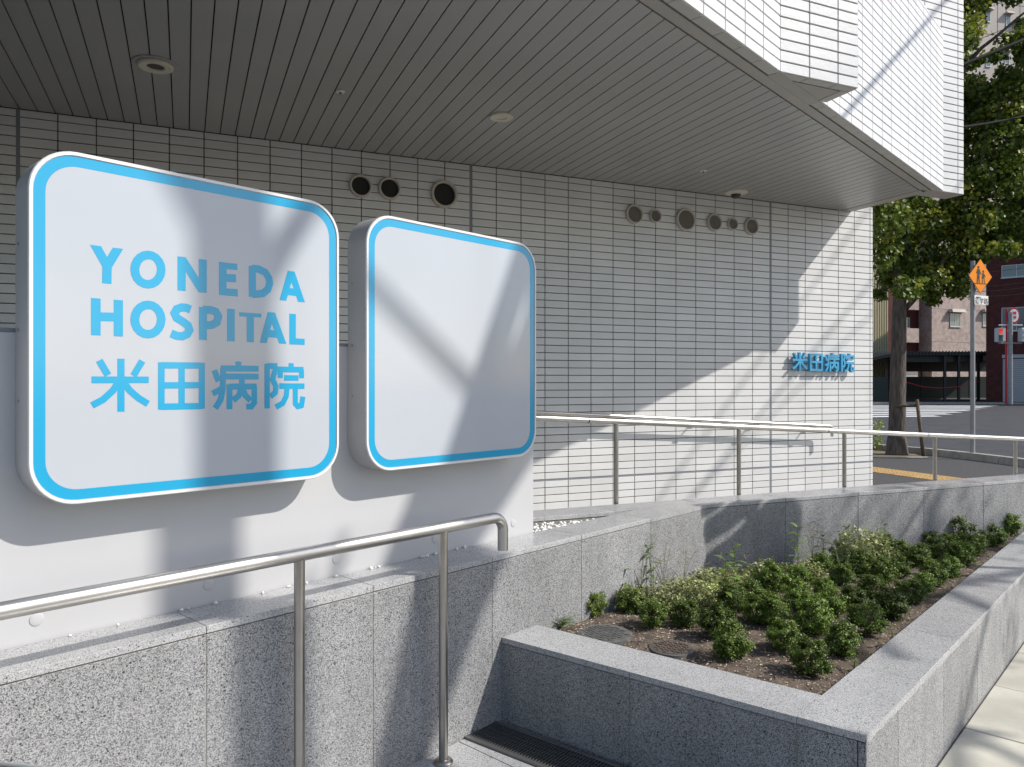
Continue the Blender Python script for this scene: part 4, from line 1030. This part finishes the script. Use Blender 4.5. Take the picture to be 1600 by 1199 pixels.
pl2 = plate('name_plate', [(-.19,-.085),(.19,-.085),(.19,.085),(-.19,.085)], -.003, .001, M['white'], sp, (.13, -.055, 3.03), R(23))
def text(s_, size, m, parent, loc, rz, name, ext=.0006, off=0, align='CENTER'):
    cu = bpy.data.curves.new(name, 'FONT'); cu.body = s_; cu.size = size; cu.extrude = ext; cu.offset = off; cu.align_x = align; cu.align_y = 'CENTER'
    o0 = bpy.data.objects.new('tmp', cu); col.objects.link(o0); dg = bpy.context.evaluated_depsgraph_get(); me = bpy.data.meshes.new_from_object(o0.evaluated_get(dg))
    bpy.data.objects.remove(o0); me.materials.clear(); me.materials.append(m)
    me.transform(Matrix.Rotation(R(90), 4, 'X')); o = link(name, me, parent, loc, rz); return o
text('通学路', .125, M['signblack'], sp, (.13+.0045*sin(R(23)), -.055-.0045*cos(R(23)), 3.0), R(23), 'lettering', .0004, .001)
for i in range(4):
    o = MB().box(-.155+i*.035, -.13+i*.035, -.005, -.0031, .035, .06).build('small_mark', M['signblack'], sp, loc=(.13, -.055, 3.03)); o.rotation_euler = (0, 0, R(23))

# ---------------------------------------------------------------- across the road
def XZ(u, y): return (u-800)/1175*y
def HZ(v, y): return 1.4-(v-599)/1175*y
zb = MB
cw = thing('zebra_crossing', None, None); cw['kind'] = 'structure'
for i in range(8):
    y = 33.2+i*2.35
    MB().add([(10.0, y-.8, -.094), (19.5+i*1.9, y+.9, -.094), (19.7+i*1.9, y+2.0, -.094), (10.0, y+.45, -.094)], [(0,1,2,3)]).build('stripe', M['paint'], cw)
fk = MB().prism([(10,56),(75,52),(75,90),(10,90)], -.16, .03).build('far_footway', M['asphalt_walk']); tag(fk, kind='structure')
fk2 = MB().prism([(10,55.6),(75,51.6),(75,51.95),(10,55.95)], -.16, .04).build('far_kerb', M['kerb']); tag(fk2, kind='structure')

def window(parent, x0, x1, z0, z1, y, hood=False, panes=2, dep=.12):
    f = MB(); w = .05
    f.box(x0, x1, y-.03, y+.05, z0, z0+w); f.box(x0, x1, y-.03, y+.05, z1-w, z1); f.box(x0, x0+w, y-.03, y+.05, z0+w, z1-w); f.box(x1-w, x1, y-.03, y+.05, z0+w, z1-w)
    for i in range(1, panes): xx = x0+(x1-x0)*i/panes; f.box(xx-.03, xx+.03, y-.02, y+.04, z0+w, z1-w)
    o = f.build('window', M['alu'], parent)
    for i in range(panes):
        a, b = x0+(x1-x0)*i/panes, x0+(x1-x0)*(i+1)/panes; MB().box(a+.04, b-.04, y+.0, y+.02, z0+w, z1-w).build('pane', M['glass'], o)
    MB().box(x0-.05, x1+.05, y-.08, y+.02, z0-.08, z0-.002).build('sill', M['alu'], o)
    if hood: MB().add([(x0-.25, y-.55, z1+.12), (x1+.3, y-.55, z1+.12), (x1+.3, y, z1+.12), (x0-.25, y, z1+.12), (x0-.15, y-.4, z1+.45), (x1+.2, y-.4, z1+.45), (x1+.2, y, z1+.45), (x0-.15, y, z1+.45)],
                      [(0,3,2,1),(4,5,6,7),(0,1,5,4),(1,2,6,5),(2,3,7,6),(3,0,4,7)]).build('hood', M['beige_tower'], o)
class Face:      # a facade seen across the junction: origin at pixel column u0, distance y0, turned by rz
    def __init__(s, u0, y0, rz): s.o = Vector((XZ(u0, y0), y0)); s.d = Vector((cos(rz), sin(rz))); s.rz = rz
    def x(s, u): k = (u-800)/1175; return (k*s.o.y-s.o.x)/(s.d.x-k*s.d.y)
    def z(s, v, u): return HZ(v, s.o.y+s.x(u)*s.d.y)
B = Face(1541, 57, R(-38))
bb = thing('brick_building', 'dark red brick building with roller shutter behind the pedestrian signal', 'building', (B.o.x, B.o.y, 0), B.rz)
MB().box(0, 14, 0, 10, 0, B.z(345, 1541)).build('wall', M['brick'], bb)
for r_ in range(90):
    z = .1+r_*.15
    MB().box(-.015, 14, -.02, -.001, z, z+.115).build('brick_course', M['brick'], bb)
def bwin(u0, u1, v0, v1): window(bb, B.x(u0), B.x(u1), B.z(v1, u0), B.z(v0, u0), -.05)
bwin(1565, 1612, 415, 434); bwin(1565, 1612, 481, 517); bwin(1625, 1670, 415, 434)
for i in range(22):
    z = .05+i*.145; MB().box(B.x(1567), B.x(1625), -.07, -.03, z, z+.128).build('shutter_slat', M['shutter'], bb)
MB().box(B.x(1566), B.x(1626), -.12, -.03, 3.3, 3.55).build('shutter_box', M['shutter'], bb)
# beige apartment block, its left side in shade
B = Face(1456, 78, R(20))
ab = thing('apartment_block', 'pinkish beige tiled apartment block with hooded windows behind the carport', 'building', (B.o.x, B.o.y, 0), B.rz)
MB().box(0, B.x(1552), 0, 3.6, 0, B.z(300, 1500)).build('wall', M['stone_tile'], ab)
MB().box(-5, -.02, 1.6, 3.8, 0, B.z(300, 1456)).build('shaded_recess_wall', M['brick'], ab)  # dark brick colour stands in for shade on the block's left side
for v0 in (513, 462, 411):
    MB().box(-2.9, -1.2, .5, 1.6, B.z(v0+22, 1456), B.z(v0, 1456)).build('balcony', M['stone_tile'], ab)
    window(ab, -2.6, -1.4, B.z(v0-2, 1456), B.z(v0-18, 1456), 1.5)
for v0 in (497, 446):
    window(ab, B.x(1484), B.x(1500), B.z(v0+13, 1492), B.z(v0-7, 1492), -.04, True)
window(ab, B.x(1535), B.x(1549), B.z(509, 1540), B.z(490, 1540), -.04, True)
for v0 in (534, 483, 432): MB().box(.02, B.x(1550), -.02, -.001, B.z(v0, 1492)-.02, B.z(v0, 1492)+.02).build('floor_joint', M['kerb'], ab)
# cream corrugated shed
B = Face(1388, 66, R(14))
cs = thing('corrugated_building', 'cream corrugated metal building glimpsed left of the tree trunk', 'building', (B.o.x, B.o.y, 0), B.rz)
MB().box(-9, 0, .12, 2, 0, B.z(330, 1388)).build('wall', M['corrug'], cs)
rib = MB().box(0, .09, 0, .119, 0, B.z(332, 1388)).mesh('rib', M['corrug'])
for i in range(24): link('rib', rib, cs, (-.12-i*.24, 0, 0))
MB().box(-9, 0, -.02, -.001, B.z(552, 1388), B.z(549, 1388)).build('band', M['kerb'], cs)
MB().box(.02, 3.5, 3, 5, 0, B.z(330, 1388)).build('dark_gap_wall', M['brick'], cs)
# carport
YK = 58; 
cp = thing('carport', 'black steel carport roof with posts over a dark yard', 'carport', (XZ(1362, YK), YK, 0)); ox = XZ(1362, YK)
lx = lambda u: XZ(u, YK)-ox
zt = HZ(549, YK); xk = lx(1409)
MB().add([(-6, 0, HZ(583, YK)), (xk, 0, zt), (xk, 15, zt), (-6, 15, HZ(583, YK)), (-6, 0, HZ(583, YK)-.15), (xk, 0, zt-.25), (xk, 15, zt-.25), (-6, 15, HZ(583, YK)-.15)],
         [(0,1,2,3),(7,6,5,4),(0,4,5,1),(1,5,6,2),(2,6,7,3),(3,7,4,0)]).build('sloping_roof', M['carport'], cp)
xb = XZ(1541, YK+15)-ox+.6
MB().prism([(xk+.01, 0), (lx(1541), 0), (xb, 15), (xk+.01, 15)], zt-.3, zt-.02).build('flat_roof', M['carport'], cp)
MB().box(xk+.01, lx(1541), .4, .7, zt-.8, zt-.31).build('valance', M['carport'], cp)
MB().box(xk-9, xb, 14.5, 14.7, 2.55, zt-.31).build('rear_dark_band', M['carport'], cp)  # dark band put in to stand for the shade inside the carport
rb = MB().box(0, .1, -.06, .0, zt-.28, zt+.04).mesh('roof_rib', M['carport'])
for i in range(26): link('roof_rib', rb, cp, (xk+.1+i*.25, 0, 0))
for u in (1385, 1409, 1478, 1500, 1531): MB().box(lx(u)-.08, lx(u)+.08, .1, .26, 0, zt-.31 if u > 1400 else 2.4).build('post', M['carport'], cp)
for u in (1440, 1478, 1515): MB().box(XZ(u, YK+13)-ox-.05, XZ(u, YK+13)-ox+.05, 13, 13.1, 0, zt-.31).build('post', M['carport'], cp)
MB().box(-5, XZ(1541, YK+14)-ox, 14, 14.15, 0, 2.05).build('rear_fence', M['green_sheet'], cp)
MB().box(-6, lx(1388), .05, .11, 0, 1.9).build('side_sheet', M['green_sheet'], cp)
ch_ = MB().tube([(lx(1412), -.1, 1.55), (lx(1440), -.1, 1.15), (lx(1465), -.1, 1.05), (lx(1500), -.1, 1.15), (lx(1532), -.1, 1.6)], .03, 6).build('chain_barrier', M['red'], cp)
vn = thing('white_van', 'white van roof glimpsed behind the dark fence of the carport yard', 'van', (XZ(1421, 75), 75, 0))
MB().cbox(-2.2, 2.2, 0, 1.7, .35, 1.25, .08).build('body', M['white'], vn); MB().add([(-2.1,.05,1.25),(1.5,.05,1.25),(1.5,1.65,1.25),(-2.1,1.65,1.25),(-2.0,.2,2.2),(.9,.2,2.2),(.9,1.5,2.2),(-2.0,1.5,2.2)], [(4,5,6,7),(0,1,5,4),(1,2,6,5),(2,3,7,6),(3,0,4,7)]).build('cabin', M['white'], vn)
for a, b in ((-1.8, -.9), (-.75, .1), (.2, .75)): MB().box(a, b, .06, .1, 1.4, 1.95).build('window', M['glass'], vn)
for a in (-1.4, 1.4): MB().lathe([(.33, -.05), (.33, .2), (.0001, .2)], 16, 'y', (a, 0, .33)).build('wheel', M['black'], vn)
# distant row seen through the carport
fr = thing('far_boundary_wall', 'pale low wall glimpsed through the gap under the carport', 'wall', (34, 77.6, 0)); MB().box(-3, 7.9, 0, .3, 0, 4.5).build('wall_panel', M['beige_tower'], fr)
# tall tower
B = Face(1485, 112, R(12))
tw = thing('beige_tower_block', 'tall beige block with small hooded windows above the tree', 'building', (B.o.x, B.o.y, 0), B.rz)
MB().box(0, 32, 0, 14, 0, 74).build('wall', M['beige_tower'], tw)
for v0 in (-15, 5, 55, 125, 195, 265):
    MB().box(0, 32, -.03, -.001, B.z(v0, 1560), B.z(v0, 1560)+.08).build('floor_joint', M['kerb'], tw)
for u in (1520, 1559, 1572, 1594): MB().box(B.x(u)-.03, B.x(u)+.03, -.03, -.001, 20, 73).build('panel_joint', M['kerb'], tw)
for u, v in ((1543.5, 26), (1575, 32), (1590, 47), (1573, 91), (1543.5, 96), (1608, 60), (1576, 155), (1543.5, 165)):
    window(tw, B.x(u-3.6), B.x(u+3.6), B.z(v+8, u), B.z(v-8, u), -.05, True, 1)
# pedestrian signal
YG = 50.5
sg = thing('pedestrian_signal', 'grey pole with two pedestrian signal heads, the left one red', 'traffic light', (XZ(1579, YG), YG, 0))
lx = lambda u: XZ(u, YG)-XZ(1579, YG)
smooth_angle(MB().tube([(0,0,0),(0,0,HZ(488, YG))], .13, 14).build('pole', M['galv'], sg))
for v in (508, 536): MB().tube([(lx(1560), -.02, HZ(v, YG)), (lx(1597), -.02, HZ(v, YG))], .05, 8).build('bracket', M['galv'], sg)
def head(u, lit):
    a, b = lx(u-6), lx(u+6); z0, z1 = HZ(534.5, YG), HZ(512.5, YG)
    h = MB().cbox(a, b, -.35, .1, z0, z1, .05).build('signal_head', M['signal'], sg)
    zm = (z0+z1)/2
    if lit:
        MB().cbox(a+.03, b-.22, -.38, -.351, zm+.05, z1-.06, .01).build('red_lens', M['redlens'], h); MB().cbox(a+.03, b-.22, -.38, -.351, z0+.06, zm-.03, .01).build('green_lens', M['greenlens'], h)
        for zz in (z1-.06, zm-.02): MB().box(a-.02, b-.15, -.52, -.351, zz, zz+.04).build('visor', M['signal'], h)
    else:
        for zz in (zm+.2, zm-.15): MB().box(a+.05, b-.05, -.38, -.351, zz, zz+.05).build('louvre', M['galv'], h)
head(1560.5, True); head(1597, False)
ns = thing('red_ringed_sign', 'round white sign with red ring and red marks on a thin red pole', 'traffic sign', (XZ(1572.5, 51.2), 51.2, 0))
smooth_angle(MB().tube([(0,0,0),(0,0,HZ(482, 51.2))], .08, 10).build('pole', M['red'], ns))
c_ = (.42, -.12, HZ(493, 51.2))
MB().lathe([(.55, 0), (.55, -.03), (.0001, -.031)], 32, 'y').build('disc', M['red'], ns, loc=c_).scale = (.72, 1, 1)
MB().lathe([(.43, -.032), (.0001, -.033)], 32, 'y').build('white_face', M['white'], ns, loc=c_).scale = (.72, 1, 1)
for zz in (.17, -.12):
    m = MB()
    for dx in (-.16, 0, .16): m.box(dx-.035, dx+.035, -.05, -.034, zz-.10, zz+.10)
    m.box(-.2, .2, -.053, -.0505, zz-.02, zz+.03); m.build('red_mark', M['red'], ns, loc=c_).scale = (.72, 1, 1)

# ---------------------------------------------------------------- cables and the trees and added boards outside the frame that throw the shadows
def cable(p, q, sag, r, label, group='overhead cables'):
    p, q = Vector(p), Vector(q); n = 24; pts = []
    for i in range(n+1):
        t = i/n; a = p.lerp(q, t); a.z -= sag*4*t*(1-t); pts.append(tuple(a))
    o = MB().tube(pts, r, 8).build('overhead_cable', M['cable'], smooth=True); tag(o, label, 'cable', group)
cable((5.2, 9.2, 1.4+(599-117)/1175*9.2), (14.5, 14.0, 9.9), .02, .020, 'thick black cable crossing in front of the tree, uppermost at right')
cable((4.9, 9.2, 1.4+(599-206)/1175*9.2), (16, 20, 9.5), .25, .016, 'black cable through the middle of the tree crown')
cable((4.9, 9.2, 1.4+(599-103)/1175*9.2), (14.5, 13.9, 10.2), .02, .004, 'thin wire just above the uppermost black cable')
for i, v in enumerate((424, 443, 447, 452)): cable((XZ(1362, 34), 34, HZ(v, 34)), (XZ(1640, 40), 40, HZ(v-14+i*5, 40)), .35, .012, 'thin wire crossing behind the diamond sign, %s' % ['highest of four', 'second highest of four', 'third of four', 'lowest of four'][i])
U = Vector((1.167, -.2095, 1.036))
def sunward(p, t): return Vector(p)+U*t
# service cables above the street (their shadows streak the tiles)
def onparapet(u, v):
    t = (u-800)/1175; z = YP/(.678-.735*t); return Vector((t*z, z, 1.4-(v-599)/1175*z))
a = sunward(onparapet(1315, 185), 3.0); b = sunward(onparapet(1478, 0), 3.6); d = (b-a)
cable(tuple(a-d*.9), tuple(b+d*1.2), 0, .024, 'bundled service cable outside the frame on the right')
def onwall(u, v):
    t = (u-800)/1175; z = D0/(.917-.399*t); return Vector((t*z, z, 1.4-(v-599)/1175*z))
for i, (p, q, r) in enumerate((((1340, 350), (1130, 640), .015), ((1362, 440), (1190, 645), .018), ((1362, 490), (1215, 640), .013))):
    a = sunward(onwall(*p), 7.2); b = sunward(onwall(*q), 7.2); d = b-a
    cable(tuple(a-d*2), tuple(b+d*2.5), 0, r, 'street cable outside the frame, %s of three' % ['nearest', 'middle', 'farthest'][i], 'street cables outside the frame')
# street tree whose bare limbs shade the signs
T = 5.6
def cast(s_, h_, y=2.36, t=T): return sunward(A.w(s_, y, h_), t)
base = cast(1.09, 0, 2.36)
st = thing('street_tree', 'large kerbside tree standing out of frame to the right', 'tree', (base.x, base.y, -.05))
L_ = lambda p: tuple(Vector(p)-Vector((base.x, base.y, -.05)))
m = MB(); m.tube([(0,0,-.1), L_(cast(1.09, -2.5)), L_(cast(1.09, 0)), L_(cast(1.09, 1.2)), L_(cast(1.03, 2.6)), L_(cast(.95, 4.2))], [.22, .16, .125, .12, .10, .06], 16); m.build('trunk', M['bark'], st, True)
fork = cast(1.50, -.45)
lm = [([cast(1.09, -1.9), fork, cast(1.75, .40), cast(2.04, .95), cast(2.48, 1.92), cast(3.0, 3.0)], .105),
      ([fork, cast(1.93, .25), cast(2.28, .72), cast(2.9, 1.30), cast(3.6, 2.0)], .085),
      ([cast(1.75, .25), cast(2.17, .90), cast(2.54, 1.50), cast(2.72, 1.9), cast(2.95, 2.4)], .15),
      ([cast(1.95, .6), cast(2.30, 1.0), cast(2.56, 1.55), cast(2.68, 2.05)], .16),  # this limb and the next added to fill the shade on the blank sign
      ([cast(2.15, .75), cast(2.42, 1.1), cast(2.70, 1.62), cast(2.84, 2.2)], .15),
      ([cast(2.40, 1.18), cast(2.10, 1.28), cast(1.80, 1.50), cast(1.5, 1.72)], .04),
      ([cast(1.09, 1.45), cast(1.25, 1.75), cast(1.5, 2.1), cast(1.7, 2.8)], .055),
      ([cast(1.09, 1.6), cast(.8, 2.1), cast(.4, 2.6)], .05)]
for pts, r in lm:
    m = MB(); m.tube([L_(p) for p in pts], [r*(1-.35*i/(len(pts)-1)) for i in range(len(pts))], 12); m.build('branch', M['bark'], st, True)
cc = []
for s_, h_, r in ((1.9, 3.2, .5), (.6, 3.6, .5), (1.3, 4.4, .8), (1.62, .72, .10), (2.66, 1.95, .2), (2.72, 1.6, .18)):
    cc.append((*L_(cast(s_, h_)), r))
clump_leaves(cc, 500, .075, 'crown', M['leaf'], st)
b2 = cast(6.2, 0, .35, 5.4); t2 = thing('street_tree', 'second kerbside tree out of frame, farther along the footway', 'tree', (b2.x, b2.y, -.05))
L2_ = lambda p: tuple(Vector(p)-Vector((b2.x, b2.y, -.05)))
MB().tube([(0,0,-.1), L2_(cast(6.2, -2.5, .35, 5.4)), L2_(cast(6.2, .1, .35, 5.4)), L2_(cast(6.4, 1.6, .4, 5.4))], [.2, .15, .11, .05], 14).build('trunk', M['bark'], t2, True)
for pts, r in (([(6.2, -.6, .35, 5.4), (5.2, .2, .8, 5.4), (4.4, .42, .95, 5.5), (3.6, .45, 1.1, 5.4), (3.1, .3, .9, 5.3)], .055), ([(4.4, .42, .95, 5.5), (3.7, .15, .6, 5.3), (2.9, 0, .55, 5.2), (2.4, 0, .35, 5.0)], .04),
               ([(3.7, .15, .6, 5.3), (3.3, 0, .2, 5.2), (2.7, 0, -.1, 5.1)], .03)):
    MB().tube([L2_(cast(*p)) for p in pts], [r*(1-.5*i/(len(pts)-1)) for i in range(len(pts))], 10).build('branch', M['bark'], t2, True)
clump_leaves([(*L2_(cast(s_, h_, y_, 5.3)), r) for s_, h_, y_, r in ((3.15, .1, .35, .2), (3.75, .2, .5, .18), (4.7, .3, .7, .28), (2.7, .0, .2, .18), (6.3, 1.6, .4, .9))], 500, .075, 'crown', M['leaf'], t2)
# added boards right of the frame, cut to cast the rounded shadow on the granite
def onramp(u, v):
    t = (u-800)/1175; z = D1/(.917-.399*t); return Vector((t*z, z, 1.4-(v-599)/1175*z))
KT = 1.75
rs = sunward(onramp(1165, 848), KT)
rd_ = thing('shadow_board', 'unseen boards on a post, added to cast the rounded shadow', 'sign', (rs.x, rs.y, -.045), TW)
o_ = W.l(rs.x, rs.y)
def shape(pts): 
    out = []
    for p in pts:
        q = sunward(onramp(*p), KT); l_ = W.l(q.x, q.y); out.append((l_[0]-o_[0], q.z+.045))
    return out
for pts in ([(1079,792),(1101,775),(1150,770),(1120,795),(1083,819)], [(1092,823),(1125,800),(1158,772),(1205,768),(1178,795),(1142,826),(1097,852),(1091,840)],
            [(1182,800),(1200,783),(1222,774),(1240,779),(1249,790),(1252,806),(1251,828),(1245,856),(1238,880),(1236,912),(1092,912),(1092,887),(1104,866),(1138,842),(1163,820)]):
    MB().vprism(shape(pts), -.006, .006).build('board', M['galv'], rd_)
MB().tube([(0, .03, 0), (0, .03, rs.z+.3)], .03, 14).build('pole', M['galv'], rd_, True)
